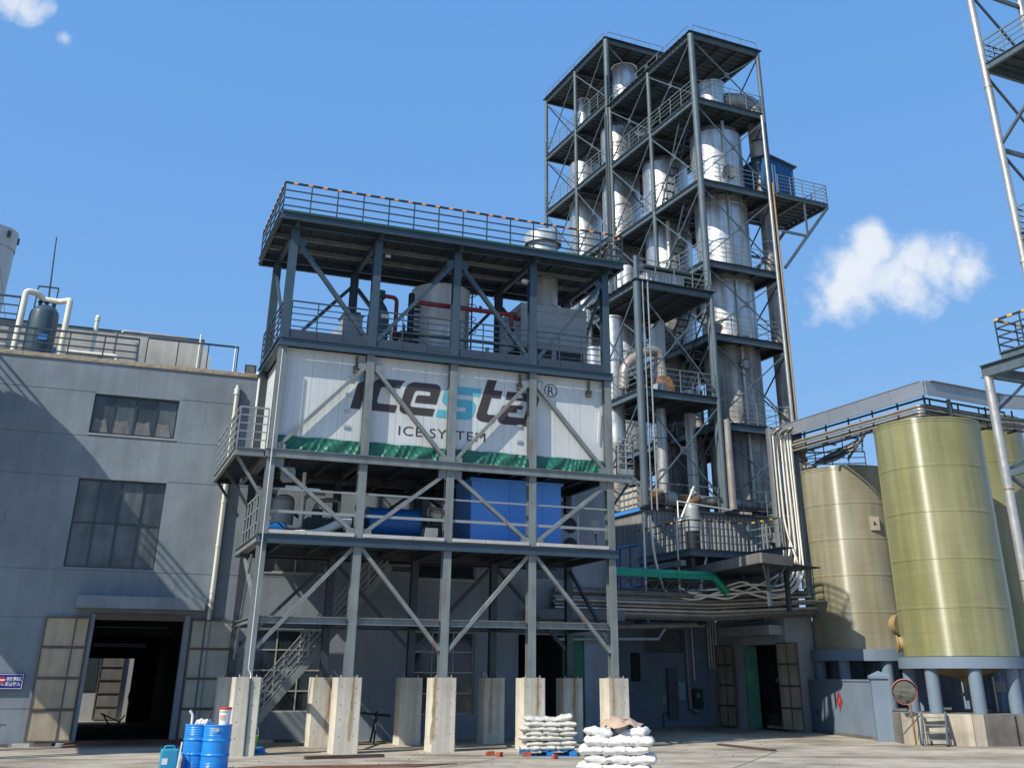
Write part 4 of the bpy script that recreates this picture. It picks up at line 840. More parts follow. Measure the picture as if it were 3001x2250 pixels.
obj('lifting_frame', MB().bar((-8.15, 7.9, RT+2.0), (-8.15, 7.9, RT+2.95), .05).bar((-7.45, 7.9, RT+2.1), (-7.45, 7.9, RT+2.95), .05).bar((-8.15, 7.9, RT+2.95), (-7.45, 7.9, RT+2.95), .05), 'rail_dark', PVt)
CPp = sthing('insulated_pipe', 'cream insulated pipe bending over the teal vessel on its left side', 'pipe'); obj('pipe', MB().path([(-8.5, 7.6, RT), (-8.5, 7.6, RT+2.62), (-8.1, 7.75, RT+2.62), (-7.95, 7.9, RT+2.5)], .115, 14, .14), 'pvc_cream', CPp)
CPq = sthing('insulated_pipe', 'cream insulated pipe bending down at the right of the teal vessel', 'pipe'); obj('pipe', MB().path([(-7.9, 7.9, RT+2.45), (-7.3, 7.8, RT+2.4), (-6.95, 7.6, RT+2.45), (-6.95, 7.6, RT)], .11, 14, .1), 'pvc_cream', CPq)
LR = sthing('lightning_rod', 'thin dark rod standing tall above the teal vessel on the roof', 'rod'); obj('rod', MB().tube((-7.72, 7.9, RT+2.4), (-7.9, 7.95, RT+5.0), .035, 8, .022), 'rail_dark', LR); obj('foot', MB().tube((-7.72, 7.9, RT+2.36), (-7.72, 7.9, RT+2.44), .1, 12), 'rail_dark', LR)
DB = sthing('air_duct_box', 'long cream sheet-metal duct box with a sloped end on the factory roof', 'duct')
dbp = [(-9.8, RT+.02), (-1.5, RT+.02), (-1.5, RT+1.25), (-1.85, RT+1.95), (-9.8, RT+1.95)]
obj('casing', MB().prism(dbp, 9.4, 11.6), 'cream_box', DB); obj('top_cap', MB().box(-9.85, -1.8, 9.36, 11.65, RT+1.953, RT+2.0), 'frame_dark', DB)
obj('hatch', MB().tube((-3.55, 9.38, RT+.55), (-3.55, 9.34, RT+.55), .33, 28), 'cream_box', DB)
for k in range(16): a = 2*math.pi*k/16; obj('bolt', MB().tube((-3.55+.36*math.cos(a), 9.39, RT+.55+.36*math.sin(a)), (-3.55+.36*math.cos(a), 9.36, RT+.55+.36*math.sin(a)), .018, 6), 'frame_pale', DB)
obj('notice', MB().box(-2.75, -2.3, 9.375, 9.395, RT+.35, RT+.65), 'white_plain', DB)
for x in (-7.6, -5.2, -1.95): obj('seam_rib', MB().box(x, x+.04, 9.37, 9.4, RT+.04, RT+1.94), 'cream_box', DB)
VS = sthing('vent_stack', 'short cream vent pipe with a cap on the roof right of the teal vessel', 'pipe'); obj('pipe', MB().tube((-5.9, 8.1, RT), (-5.9, 8.1, RT+1.95), .075, 12), 'pvc_cream', VS); obj('cap', MB().lathe((-5.9, 8.1, RT+1.9), [(.09, 0), (.1, .15), (.06, .24), (0, .26)], 14), 'pvc_cream', VS)
HP = sthing('roof_pipe', 'thick cream pipe lying low along the roof with a bend down', 'pipe'); obj('pipe', MB().path([(-6.75, 7.4, RT+.42), (-5.0, 7.4, RT+.42), (-4.95, 7.4, RT)], .1, 12, .12), 'pvc_cream', HP); obj('valve', MB().tube((-5.6, 7.3, RT+.05), (-5.6, 7.3, RT+.3), .12, 10).tube((-4.75, 7.4, RT+.12), (-4.45, 7.4, RT+.12), .1, 10), 'green_dark', HP)
WR = sthing('roof_pipe', 'thin steel pipe arm held on a white post above the roof edge', 'pipe'); obj('arm', MB().path([(-4.95, 7.0, RT+1.25), (-4.9, 7.0, RT+1.32), (-2.6, 7.0, RT+1.32)], .045, 8), 'silver_pipe', WR); [obj('post', MB().tube((x_, 6.6, RT), (x_, 6.6, RT+h_), .035, 8), 'hose_white', WR) for x_, h_ in ((-2.15, 1.4), (-.82, 1.1))]
BP = sthing('roof_duct', 'fat cream round duct lying on the roof at the right of the long duct box', 'duct')
obj('duct', MB().path([(-1.5, 10.0, RT+.42), (-.8, 9.6, RT+.42), (.0, 9.0, RT+.45), (1.2, 8.8, RT+.45)], .32, 20, .3), 'pvc_cream', BP)
FLr = sthing('flood_lamp', 'square dark flood lamp at the right end of the factory roof edge', 'lamp'); obj('housing', MB().box(-.42, .0, 6.35, 6.45, RT-.02, RT+.36), 'rail_dark', FLr); obj('lens', MB().box(-.37, -.05, 6.335, 6.349, RT+.03, RT+.31), 'glass_film_pale', FLr); obj('bracket', MB().box(-.25, -.15, 6.45, 6.6, RT-.1, RT+.2), 'rail_dark', FLr)
CHM = thing('chimney', 'pale grey round chimney far behind the factory roof at the left', 'chimney', (-42.3, 75, 0))
for a, b in ((0, 11), (11.03, 22), (22.03, 31.8)): obj('barrel_section', MB().lathe((0, 0, a), [(1.95, 0), (1.95, b-a)], 40), 'chimney', CHM)
obj('rim', MB().lathe((0, 0, 31.8), [(2.0, 0), (2.0, 1.5), (1.7, 1.5), (1.7, 0)], 40), 'chimney', CHM)
for k in range(8): a = .4+k*.785; obj('lug', MB().box(-.12, .12, -.1, .1, 0, .5), 'frame_dark', CHM, (2.03*math.cos(a), 2.03*math.sin(a), 32.5)).rotation_euler = (0, 0, a+math.pi/2)
GUY = thing('guy_wire', 'thin stay wire running down from the pale chimney', 'wire', (-40.4, 74, 0)); obj('wire', MB().tube((0, 0, 30), (4.5, -1, 17), .025, 5), 'rail_dark', GUY)
SHD = sthing('roof_shed', 'dark gabled ridge end on the roof behind the teal vessel', 'shed'); obj('body', MB().prism([(-11, RT), (-8.55, RT), (-8.55, RT+1.45), (-9.1, RT+1.55), (-11, RT+1.35)], 10.5, 11.5), 'green_dark', SHD)
# elevated gallery that leaves the factory wall, at the left (throws the slanting shade on the wall)
GA = sthing('conveyor_gallery', 'elevated closed gallery joined to the factory wall, beyond the left of the doorway', 'gallery')
obj('gallery_box', MB().box(-12.6, -10.45, -1.5, WY-.02, 8.1, 12.8), 'corr_grey', GA)
for y in (-1.2, 2.5, 5.8): obj('trestle_leg', MB().box(-12.4, -12.1, y, y+.3, 0, 8.08).box(-10.9, -10.6, y, y+.3, 0, 8.08), 'steel_grey', GA)
gr_ = railing(GA, (-10.48, -1.4, 12.8), (-10.48, WY-.1, 12.8), .95, 3, 3, 'rail_dark', 'rail_dark', r=.03, low=.38)
GT = sthing('roof_tank', 'round tank with lifting lugs on top of the elevated gallery', 'tank'); obj('shell', MB().lathe((-11.45, 4.1, 12.82), [(.9, 0), (.9, 1.2), (.75, 1.4), (.3, 1.5), (0, 1.5)], 28), 'vessel_teal', GT)

# ============================================================ STEEL TOWERS WITH DISTILLATION COLUMNS
ZL = [9.2, 13.4, 18.0, 22.04, 26.83, 32.03, 36.4]
def tower(name_l, xs, ys, levels, roof_z, front=True, left=True, legr=.13, near=.19, deck_first=True, parentxy=None, roof=True, dark=('steel_dark', 'deck_dark')):
    t = tthing('tower_frame', name_l, 'tower frame', 0, 0, 0, 'open steel tower frames behind the ice store')
    zb, zt = levels[0], levels[-1]
    for x in (xs[0], xs[-1]):
        for j, y in enumerate(ys):
            r = near if (j == 0 and x == xs[0]) else legr
            obj('leg', MB().tube((x, y, zb), (x, y, zt+.05), r, 12), 'steel_tower', t)
    def xbr(p, q, z0, z1, mat='steel_tower'):
        p = V(p); q = V(q); a = p+V((0,0,z0)); b = q+V((0,0,z1)); c = p+V((0,0,z1)); d = q+V((0,0,z0))
        obj('brace', MB().bar(a, b, .06), mat, t); obj('brace', MB().bar(c, d, .06), mat, t)
        m_ = (a+b+c+d)/4; n_ = (q-p).normalized(); obj('gusset', MB().box(-.14, .14, -.012, .012, -.18, .18), 'steel_tower', t, tuple(m_)).rotation_euler = (0, 0, math.atan2(n_.y, n_.x))
    for k, z in enumerate(levels):
        if k == 0: pass
        last = (k == len(levels)-1)
        if k > 0:
            h = .28
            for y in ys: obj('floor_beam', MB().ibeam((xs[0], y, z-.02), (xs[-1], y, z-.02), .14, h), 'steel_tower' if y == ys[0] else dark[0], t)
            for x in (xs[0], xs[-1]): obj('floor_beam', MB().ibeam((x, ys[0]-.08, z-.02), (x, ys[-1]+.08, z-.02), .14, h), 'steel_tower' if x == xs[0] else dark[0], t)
            # ribbed deck
            dk = MB(); nx = max(3, int((ys[-1]-ys[0])/.45))
            ex = .22 if last else .1
            for i in range(nx):
                y = ys[0]+ (ys[-1]-ys[0])*(i+.5)/nx; dk.box(xs[0]-ex, xs[-1]+ex, y-.12, y+.12, z+.13, z+.17)
            dk.box(xs[0]-ex, xs[-1]+ex, ys[0]-ex, ys[-1]+ex, z+.17, z+.20)
            obj('deck', dk, dark[1], t)
            for i in range(1, 4): x = xs[0]+(xs[-1]-xs[0])*i/4; obj('joist', MB().bar((x, ys[0], z+.04), (x, ys[-1], z+.04), .08, .14), dark[0], t)
            hh, nb = (.5, 1) if last else (1.1, 4); rr = .016
            if front: railing(t, (xs[0]+.1, ys[0]-.09, z+.2), (xs[-1]-.1, ys[0]-.09, z+.2), hh, 5, nb, 'rail_tower', 'rail_tower', r=rr, low=.3, pr=.018)
            if left:
                for a, b in zip(ys, ys[1:]): railing(t, (xs[0]-.09, a+.1, z+.2), (xs[0]-.09, b-.1, z+.2), hh, 5, nb, 'rail_tower', 'rail_tower', r=rr, low=.3, pr=.018)
            if not last: railing(t, (xs[-1]+.06, ys[0], z+.2), (xs[-1]+.06, ys[-1], z+.2), hh, 5, 3, 'rail_dark', 'rail_dark', r=rr, low=.3)
        if k < len(levels)-1:
            z0, z1 = z+.35, levels[k+1]-.25
            if front: xbr((xs[0], ys[0], 0), (xs[-1], ys[0], 0), z0, z1)
            if left:
                for a, b in zip(ys, ys[1:]): xbr((xs[0], a, 0), (xs[0], b, 0), z0, z1)
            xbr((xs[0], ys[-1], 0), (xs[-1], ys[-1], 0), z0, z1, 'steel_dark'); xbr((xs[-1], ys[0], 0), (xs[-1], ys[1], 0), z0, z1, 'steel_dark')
    return t
TBf = tower('tall open steel tower with seven decks around the widest silver column, nearest of the towers', [0, 4.8], [0, 4.85, 9.7], ZL, 36.4)
# the near corner leg stands on the left side here
for o in list(TBf.children):
    pass
TAf = tower('tallest open steel tower with a flat roof, farther back and left of the nearest tower', [0, 4.72], [10.0, 14.6, 19.35], [9.2, 13.6, 18.0, 22.4, 27.2, 32.5, 37.0, 41.9], 41.9)
TCf = tower('low steel tower of two decks in front of the tall towers', [-4.6, -.12], [-.35, 4.6], [9.2, 14.5, 20.05], 20.05)
for o in TCf.children:
    if o.name.startswith('railing') : pass
# legs rising a little past the deck of the low tower
obj('leg', MB().tube((-4.6, -.35, 20), (-4.6, -.35, 21.5), .13, 12), 'steel_tower', TCf)
railing(TCf, (-4.6, -.4, 20.25), (-.1, -.4, 20.25), 1.15, 5, 4, 'rail_tower', 'rail_tower', r=.018, low=.3)

def column_shell(name, label, x, y, r, z0, z1, mat='silver_tank', seams=None, top='dome', split=None, group=None):
    t = tthing(name, label, 'column', x, y, 0, group)
    n = max(1, round((z1-z0)/1.55)); zs = [z0+(z1-z0)*i/n for i in range(n+1)]
    for a, b in zip(zs, zs[1:]):
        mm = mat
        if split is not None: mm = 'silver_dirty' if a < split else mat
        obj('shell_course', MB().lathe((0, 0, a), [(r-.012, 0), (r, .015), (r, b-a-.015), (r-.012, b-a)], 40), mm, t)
    if top == 'dome': obj('dished_head', MB().lathe((0, 0, z1), [(r, 0), (r*.92, .18*r), (r*.7, .36*r), (r*.35, .47*r), (0, .5*r)], 36), mat, t)
    if top == 'flat': obj('lid', MB().lathe((0, 0, z1), [(r+.04, -.06), (r+.04, .04), (r*.9, .06), (0, .1)], 36), mat, t)
    return t
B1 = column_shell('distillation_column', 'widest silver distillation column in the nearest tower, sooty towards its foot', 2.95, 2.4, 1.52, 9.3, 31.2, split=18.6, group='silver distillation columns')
obj('neck_band', MB().lathe((0, 0, 32.25), [(.78, 0), (.78, 2.6), (.82, 2.62), (.82, 2.75), (.6, 2.8), (0, 2.85)], 32), 'silver_tank', B1)
obj('external_pipe', MB().path([(-.55, -1.56, 31.6), (-.55, -1.6, 22.3)], .1, 10).path([(-.5, -1.6, 21.7), (-.5, -1.6, 10)], .09, 10), 'silver_pipe', B1)
for z, r_ in ((28.3, .42), (17.0, .3)):
    obj('manhole', MB().tube((-.35, -1.46, z), (-.42, -1.74, z), r_, 20), 'silver_dirty', B1)
    for k in range(10): a = k*.628; obj('bolt', MB().box(-.4+r_*.9*math.cos(a)-.03, -.4+r_*.9*math.cos(a)+.03, -1.80, -1.72, z+r_*.9*math.sin(a)-.03, z+r_*.9*math.sin(a)+.03), 'black', B1)
for z in (13.95, 18.6, 22.7, 27.4): obj('stiffening_ring', MB().lathe((0, 0, z), [(1.53, 0), (1.57, .01), (1.57, .07), (1.53, .08)], 40), 'silver_clean', B1)
DU = tthing('vapour_duct', 'large silver duct curving from the widest column down the right side of its tower', 'duct')
obj('elbow', MB().path([(3.6, 2.2, 33.9), (4.6, 1.9, 34.0), (5.2, 1.5, 33.7), (5.25, 1.3, 32.6), (5.25, 1.25, 31.0)], .55, 24, .7), 'silver_dirty', DU)
obj('downcomer', MB().tube((5.25, 1.25, 31.0), (5.25, 1.25, 10.2), .34, 20), 'silver_dirty', DU)
for z in (12, 15, 18.5, 21.5, 24.5, 27.5, 29.5): obj('flange', MB().lathe((5.25, 1.25, z), [(.35, 0), (.38, .01), (.38, .06), (.35, .07)], 22), 'silver_tank', DU)
obj('header', MB().tube((5.25, 1.25, 30.9), (5.25, 1.25, 29.9), .55, 20), 'silver_dirty', DU)
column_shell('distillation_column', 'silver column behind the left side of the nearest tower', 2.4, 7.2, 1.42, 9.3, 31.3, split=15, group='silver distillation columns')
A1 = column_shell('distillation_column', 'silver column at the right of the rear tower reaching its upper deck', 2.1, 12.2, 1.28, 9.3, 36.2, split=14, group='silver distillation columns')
obj('neck_band', MB().lathe((.6, 0, 38.6), [(.5, 0), (.86, .05), (.88, 2.9), (.93, 2.95), (.6, 3.05), (0, 3.1)], 32), 'silver_tank', A1); obj('neck_stem', MB().tube((.6, 0, 37.2), (.6, 0, 38.6), .3, 16), 'silver_dirty', A1)
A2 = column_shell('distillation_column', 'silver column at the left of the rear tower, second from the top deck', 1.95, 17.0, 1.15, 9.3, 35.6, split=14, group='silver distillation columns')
obj('neck_band', MB().lathe((0, 0, 37.2), [(.42, 0), (.42, 4.0), (.45, 4.05), (0, 4.15)], 24).box(-.7, .7, -.7, .7, 37.25, 38.2), 'silver_tank', A2)
obj('side_duct', MB().path([(2.1, 12.2, 35.0), (2.6, 11.6, 36.0), (3.8, 10.6, 35.6), (4.3, 9.2, 33.8), (4.3, 9.0, 31)], .5, 20, .6), 'silver_tank', tthing('vapour_duct', 'silver cross duct joining two columns high in the towers', 'duct'))
column_shell('distillation_column', 'slim white-silver column at the left edge of the low tower', -4.15, 2.9, .48, 9.3, 19.2, split=12, top='flat', group='silver distillation columns')
column_shell('distillation_column', 'slim browned column farthest left, half hidden by the ice frame roof post', -4.95, 3.6, .40, 9.3, 17.6, split=14, top='flat', group='silver distillation columns')
column_shell('distillation_column', 'broad dull column seen under the upper deck of the low tower', .9, 5.6, .95, 9.3, 20.2, mat='silver_dirty', group='silver distillation columns')
for x, y, r, z1, lab in ((-2.3, 1.6, .26, 14.3, 'left one of two silver risers under the low tower deck'), (-.35, 1.9, .28, 14.3, 'right one of two silver risers under the low tower deck')):
    t = tthing('riser_pipe', lab, 'pipe', x, y, 0); 
    for a, b in ((9.6, 11.2), (11.23, 12.8), (12.83, z1)): obj('pipe_section', MB().tube((0, 0, a), (0, 0, b), r, 18), 'silver_pipe', t)
for x, y, r, z0, z1, m_, lab in ((1.2, 3.4, .3, 9.3, 16, 'silver_dirty', 'dark stained pipe behind the low tower beside the widest column'), (-1.2, 3.2, .35, 9.3, 13, 'silver_dirty', 'short stained vessel in shade under the low tower')):
    t = tthing('riser_pipe', lab, 'pipe', x, y, 0); obj('pipe_section', MB().tube((0, 0, z0), (0, 0, z1), r, 16), m_, t)
WP = tthing('service_pipe', 'slim white pipe running up inside the nearest tower between two columns', 'pipe'); obj('pipe', MB().tube((1.3, 5.5, 14), (1.3, 5.5, 29.5), .11, 10), 'hose_white', WP)
PP = tthing('service_pipe', 'shiny white-silver conduit running up the right front leg of the nearest tower', 'pipe'); obj('pipe', MB().tube((4.45, -.28, 10), (4.45, -.28, 31.9), .09, 10), 'silver_pipe', PP)
PP2 = tthing('service_pipe', 'yellow gas pipe running up the right front leg of the nearest tower', 'pipe'); obj('pipe', MB().tube((4.70, -.34, 10), (4.70, -.34, 27.6), .05, 10), 'yellow_pipe', PP2)
PP3 = tthing('service_pipe', 'tan lagged pipe standing beside the foot of the near tower leg', 'pipe'); obj('pipe', MB().tube((.22, -.45, 9.3), (.22, -.45, 13.6), .2, 14, .17), 'pipe_tan', PP3)
PP4 = tthing('service_pipe', 'pair of thin conduits hung beside the corner leg of the low tower', 'pipe'); obj('pipe', MB().tube((-4.35, -.5, 9), (-4.35, -.5, 20.2), .035, 8).tube((-4.05, -.5, 9), (-4.05, -.5, 20.3), .045, 8), 'rail_grey', PP4)
PP5 = tthing('service_pipe', 'two thin dark risers along the middle leg of the rear tower', 'pipe'); obj('pipe', MB().tube((-.15, 9.8, 16), (-.15, 9.8, 39), .05, 8).tube((-.3, 9.9, 16), (-.3, 9.9, 36), .04, 8), 'steel_dark', PP5)
# bent duct on the lower deck of the low tower
EL = tthing('bent_duct', 'tan lagged duct with a gooseneck bend and rusty square hopper on the low tower', 'duct')
obj('gooseneck', MB().path([(-4.4, 1.6, 15.1), (-4.3, 1.6, 16.3), (-3.3, 1.5, 17.1), (-2.35, 1.5, 17.35), (-2.15, 1.5, 16.2), (-2.15, 1.5, 15.95)], .26, 20, .45, 7), 'pipe_tan', EL)
obj('hopper', MB().add([(-2.42, 1.25, 15.95), (-1.88, 1.25, 15.95), (-1.88, 1.78, 15.95), (-2.42, 1.78, 15.95), (-2.5, 1.1, 15.4), (-1.7, 1.1, 15.4), (-1.7, 1.9, 15.4), (-2.5, 1.9, 15.4), (-2.5, 1.1, 14.72), (-1.7, 1.1, 14.72), (-1.7, 1.9, 14.72), (-2.5, 1.9, 14.72)], [(0,1,5,4), (1,2,6,5), (2,3,7,6), (3,0,4,7), (4,5,9,8), (5,6,10,9), (6,7,11,10), (7,4,8,11)]), 'pipe_rusty', EL)
SP_ = tthing('blower_hood', 'pale curved hood standing behind the gooseneck duct', 'hood'); obj('hood', MB().prism([(-1.9, 17.4), (-1.3, 17.4), (-1.3, 19.3), (-1.5, 19.4), (-1.9, 18.9)], 2.4, 2.9), 'silver_clean', SP_)
for x, y, w, h, m_, n_, lab in ((-4.2, .2, .3, .35, 'yellow_pipe', 'valve_guard', 'small yellow guard on the lower deck of the low tower'), (-3.3, .3, .6, .55, 'unit_grey', 'pump_casing', 'pale pump casing beside the hopper on the low tower'), (-1.5, .5, .6, .45, 'unit_grey', 'vent_box', 'grey sloped vent box behind the railing of the low tower')):
    t = tthing(n_, lab, 'machine'); obj('body', MB().prism([(x, 14.72), (x+w, 14.72), (x+w*.9, 14.72+h), (x+w*.2, 14.72+h)], y, y+.5), m_, t); obj('base', MB().box(x, x+w, y-.04, y+.54, 14.7, 14.74), 'steel_dark', t)
GRL = tthing('ribbed_cooler', 'pale ribbed cooler box on the upper deck of the low tower', 'cooler'); obj('body', MB().corr((-3.3, .9), (-.9, .9), 20.3, 21.4, .22, .06), 'silver_clean', GRL); obj('top', MB().box(-3.5, -.7, .6, 2.2, 21.45, 21.6), 'steel_dark', GRL); obj('side', MB().box(-3.3, -.9, .95, 2.1, 20.3, 21.44), 'unit_grey', GRL)
PV2 = tthing('small_tank', 'small bright round tank on the left edge of the low tower deck', 'tank', -4.0, 1.6, 0); obj('shell', MB().lathe((0, 0, 20.3), [(.33, 0), (.33, 1.3), (.28, 1.4), (0, 1.45)], 20), 'silver_clean', PV2)
REDf = tthing('fire_extinguisher', 'tiny red extinguisher on a middle deck of the nearest tower', 'extinguisher', -.02, 4.2, 0); obj('body', MB().lathe((0, 0, 22.3), [(.08, 0), (.08, .35), (.04, .42), (.03, .48)], 12), 'red_paint', REDf)
STt = tthing('inner_stairs', 'thin zigzag service stairs inside the nearest tower', 'stairs')
for k, (a, b) in enumerate(((13.6, 18.0), (18.2, 22.0), (22.2, 26.8), (27.0, 32.0))):
    y0, y1 = 4.95, 4.95; x0, x1 = (.4, 3.4) if k % 2 else (3.4, .4)
    x0, x1 = 1.2, 1.2; ya, yb = 4.6, 2.0
    for dx in (0, .6): obj('stringer', MB().bar((x0+dx-.9, ya, a), (x0+dx-.9, yb, b), .04, .14), 'steel_dark', STt)
    for i in range(12): q = (i+.5)/12; obj('tread', MB().box(x0-.9, x0-.3, ya+(yb-ya)*q-.1, ya+(yb-ya)*q+.1, a+(b-a)*q-.015, a+(b-a)*q+.015), 'steel_dark', STt)
# balcony with the blue cabin on the right side of the tower
BL = tthing('cantilever_balcony', 'grey steel balcony with slanting struts on the right side of the nearest tower', 'balcony')
zb_ = 26.83
bd_ = MB().box(4.9, 8.5, -.42, 3.5, zb_+.15, zb_+.19)
for k in range(9): y = -.3+k*.44; bd_.box(4.9, 8.5, y, y+.2, zb_+.10, zb_+.15)
obj('deck', bd_, 'deck_dark', BL)
for p, q in (((4.8, -.42, zb_), (8.5, -.42, zb_)), ((8.5, -.42, zb_), (8.5, 3.5, zb_)), ((4.8, 3.5, zb_), (8.5, 3.5, zb_)), ((6.6, -.42, zb_), (6.6, 3.5, zb_))): obj('beam', MB().ibeam(p, q, .12, .2), 'steel_tower', BL)
for y in (-.42, 3.5): obj('strut', MB().bar((8.45, y, zb_-.1), (4.9, y, zb_-4.4), .13, .16), 'steel_tower', BL); obj('strut', MB().bar((4.9, y, zb_-2.2), (6.8, y, zb_-2.2), .09, .14), 'steel_tower', BL); obj('strut', MB().bar((6.75, y, zb_-.1), (6.75, y, zb_-2.2), .09), 'steel_tower', BL)
railing(BL, (5.0, -.42, zb_+.2), (8.5, -.42, zb_+.2), 1.1, 5, 5, 'rail_tower', 'rail_tower', r=.018, low=.2); railing(BL, (8.5, -.42, zb_+.2), (8.5, 3.5, zb_+.2), 1.1, 4, 5, 'rail_tower', 'rail_tower', r=.018, low=.2); railing(BL, (7.2, 3.5, zb_+.2), (8.5, 3.5, zb_+.2), 1.1, 3, 4, 'rail_tower', 'rail_tower', r=.018)
CBN = tthing('sheet_cabin', 'blue ribbed sheet-metal cabin on the balcony of the tall tower', 'cabin')
obj('front_wall', MB().corr((5.0, .45), (6.95, .45), zb_+.2, 29.75, .17, .03, z1b=29.35), 'blue_sheet', CBN); obj('side_wall', MB().corr((5.0, 3.0), (5.0, .45), zb_+.2, 29.75, .17, .03, (-1,0,0)), 'blue_sheet', CBN); obj('side_wall', MB().corr((6.95, .45), (6.95, 3.0), zb_+.2, 29.35, .17, .03, (1,0,0)), 'blue_sheet', CBN); obj('back_wall', MB().box(5.0, 6.95, 3.0, 3.02, zb_+.2, 29.3), 'blue_sheet', CBN)
obj('roof', MB().add([(4.85, .25, 29.80), (7.12, .25, 29.34), (7.12, 3.2, 29.34), (4.85, 3.2, 29.80), (4.85, .25, 29.87), (7.12, .25, 29.41), (7.12, 3.2, 29.41), (4.85, 3.2, 29.87)], [(0,3,2,1), (4,5,6,7), (0,1,5,4), (1,2,6,5), (2,3,7,6), (3,0,4,7)]), 'steel_tower', CBN)

# ============================================================ RIBBED BUILDING UNDER THE TOWERS
RB = tthing('ribbed_building', 'grey ribbed sheet-metal building with a blue window under the steel towers', 'building')
obj('front_sheet', MB().corr((-4.62, -.02), (5.6, -.02), 6.9, 9.08, .24, .05), 'corr_grey', RB)
obj('side_sheet', MB().corr((-4.62, 8.5), (-4.62, -.02), 5.5, 9.06, .24, .05, (-1, 0, 0)), 'corr_grey', RB)
obj('core', MB().box(-4.6, 5.58, .02, 11, 7.0, 9.05), 'wall_dark', RB); obj('roof', MB().box(-4.75, 5.7, -.15, 11.2, 9.08, 9.18), 'steel_dark', RB)
obj('roof_trim', MB().box(-4.78, -4.7, -.1, 8.6, 8.98, 9.14), 'blue_trim', RB)
obj('lower_wall', MB().box(-4.6, 5.5, 1.9, 10, 0, 6.98), 'wall_dark', RB)
w_ = obj('window', MB().box(-4.76, -4.66, .08, 2.1, 7.52, 7.6).box(-4.76, -4.66, .08, 2.1, 5.75, 5.83).box(-4.76, -4.66, .08, .18, 5.83, 7.52).box(-4.76, -4.66, 2.0, 2.1, 5.83, 7.52).box(-4.74, -4.68, 1.05, 1.10, 5.83, 7.52), 'blue_trim', RB)
obj('pane', MB().box(-4.70, -4.69, .18, 1.05, 5.83, 7.52), 'glass_film_pale', w_); obj('pane', MB().box(-4.70, -4.69, 1.1, 2.0, 5.83, 7.52), 'glass_film_pale', w_)
RR = tthing('roof_railing', 'grey railing round the edge of the ribbed building roof', 'railing')
railing(RR, (-4.6, 0, 9.18), (-4.6, 8, 9.18), 1.15, 6, 4, 'rail_tower', 'rail_tower', r=.02); railing(RR, (-4.6, -.05, 9.18), (5.4, -.05, 9.18), 1.15, 8, 3, 'rail_tower', 'rail_tower', r=.02)
CR = tthing('cream_tank_box', 'cream sheet box behind the railing on the ribbed building roof', 'box'); obj('body', MB().box(-4.3, -2.7, .9, 6.5, 9.19, 10.25), 'cream_box', CR)
for k in range(4): obj('rib', MB().box(-4.35, -4.3, 1.2+k*1.3, 1.26+k*1.3, 9.19, 10.25), 'cream_box', CR)
BHP = tthing('main_pipe', 'fat brownish horizontal pipe with rusty bands across the foot of the towers', 'pipe')
seq = [(-4.0, -3.2, 'pipe_rusty', .36), (-3.2, -2.4, 'cream_box', .34), (-2.4, -1.2, 'pipe_rusty', .30), (-1.2, .8, 'silver_dirty', .30), (.8, 3.4, 'silver_dirty', .30), (3.4, 6.2, 'pipe_tan', .30)]  # sections change from rusty and cream to dirty silver and tan
for a, b, m_, r in seq: obj('pipe_section', MB().tube((a+.01, .55, 9.72), (b-.01, .55, 9.72), r, 22), m_, BHP)
for a in (-3.2, -2.4, -1.2, .8, 3.4): obj('flange', MB().tube((a-.03, .55, 9.72), (a+.03, .55, 9.72), .38, 22), 'pipe_dull', BHP)
for a in (-2.0, .2, 2.5, 4.8): obj('saddle', MB().box(a-.08, a+.08, .3, .8, 9.18, 9.45), 'steel_dark', BHP)
# walkway in front
WK = tthing('walkway', 'dark steel walkway with black and yellow handrails in front of the ribbed sheet wall', 'walkway')
obj('deck', MB().box(-4.95, 5.2, -4.35, -.1, 6.88, 6.93).box(-1.9, -1.35, -6.6, -4.36, 6.88, 6.93), 'deck_dark', WK)
for p, q in (((-4.95, -4.35), (-4.95, -.1)), ((-4.95, -4.35), (-1.95, -4.35)), ((-1.9, -4.4), (-1.9, -6.6)), ((-4.8, -2.2), (5, -2.2))): obj('edge_beam', MB().ibeam((*p, 6.75), (*q, 6.75), .1, .24), 'steel_tower', WK)
for p, q, n in (((-4.93, -.2), (-4.93, -4.33), 5), ((-4.93, -4.35), (-1.95, -4.35), 4), ((-1.9, -4.4), (-1.9, -6.6), 3)):
    railing(WK, (*p, 6.93), (*q, 6.93), 1.15, n, 4, 'rail_tower', 'rail_tower', 'hazard_yellow', r=.024, low=.28, pr=.024)
for x, y in ((-4.7, -4.1), (-2.2, -4.1), (-1.6, -6.3)): obj('post', MB().box(x-.08, x+.08, y-.08, y+.08, 4.45, 6.62), 'steel_dark', WK)
obj('lower_flange', MB().bar((-5.2, -4.2, 6.35), (-5.2, -.4, 6.35), .25, .22), 'steel_grey', WK)
HD = tthing('vent_cowl', 'pale torn sheet-metal cowl on a dark duct rising over the walkway', 'cowl')
obj('cowl', MB().lathe((-2.9, -1.6, 8.0), [(.34, 0), (.36, .5), (.32, 1.0), (.22, 1.25)], 16), 'unit_grey', HD); obj('rim', MB().lathe((-2.9, -1.6, 9.2), [(.24, 0), (.27, .1), (.18, .2)], 16), 'pipe_rusty', HD); obj('stem', MB().lathe((-2.9, -1.6, 6.94), [(.3, 0), (.3, 1.05)], 14), 'black', HD)
HD2 = tthing('pump_stack', 'small dark pump with a green motor on the walkway at the right', 'pump'); obj('motor', MB().lathe((.6, -3.0, 8.3), [(0, 0), (.26, 0), (.28, .4), (.22, .5), (0, .5)], 14), 'green_dark', HD2); obj('body', MB().lathe((.6, -3.0, 6.94), [(.35, 0), (.3, .3), (.16, .4), (.3, .6), (.2, 1.0), (.22, 1.36)], 14), 'black', HD2)
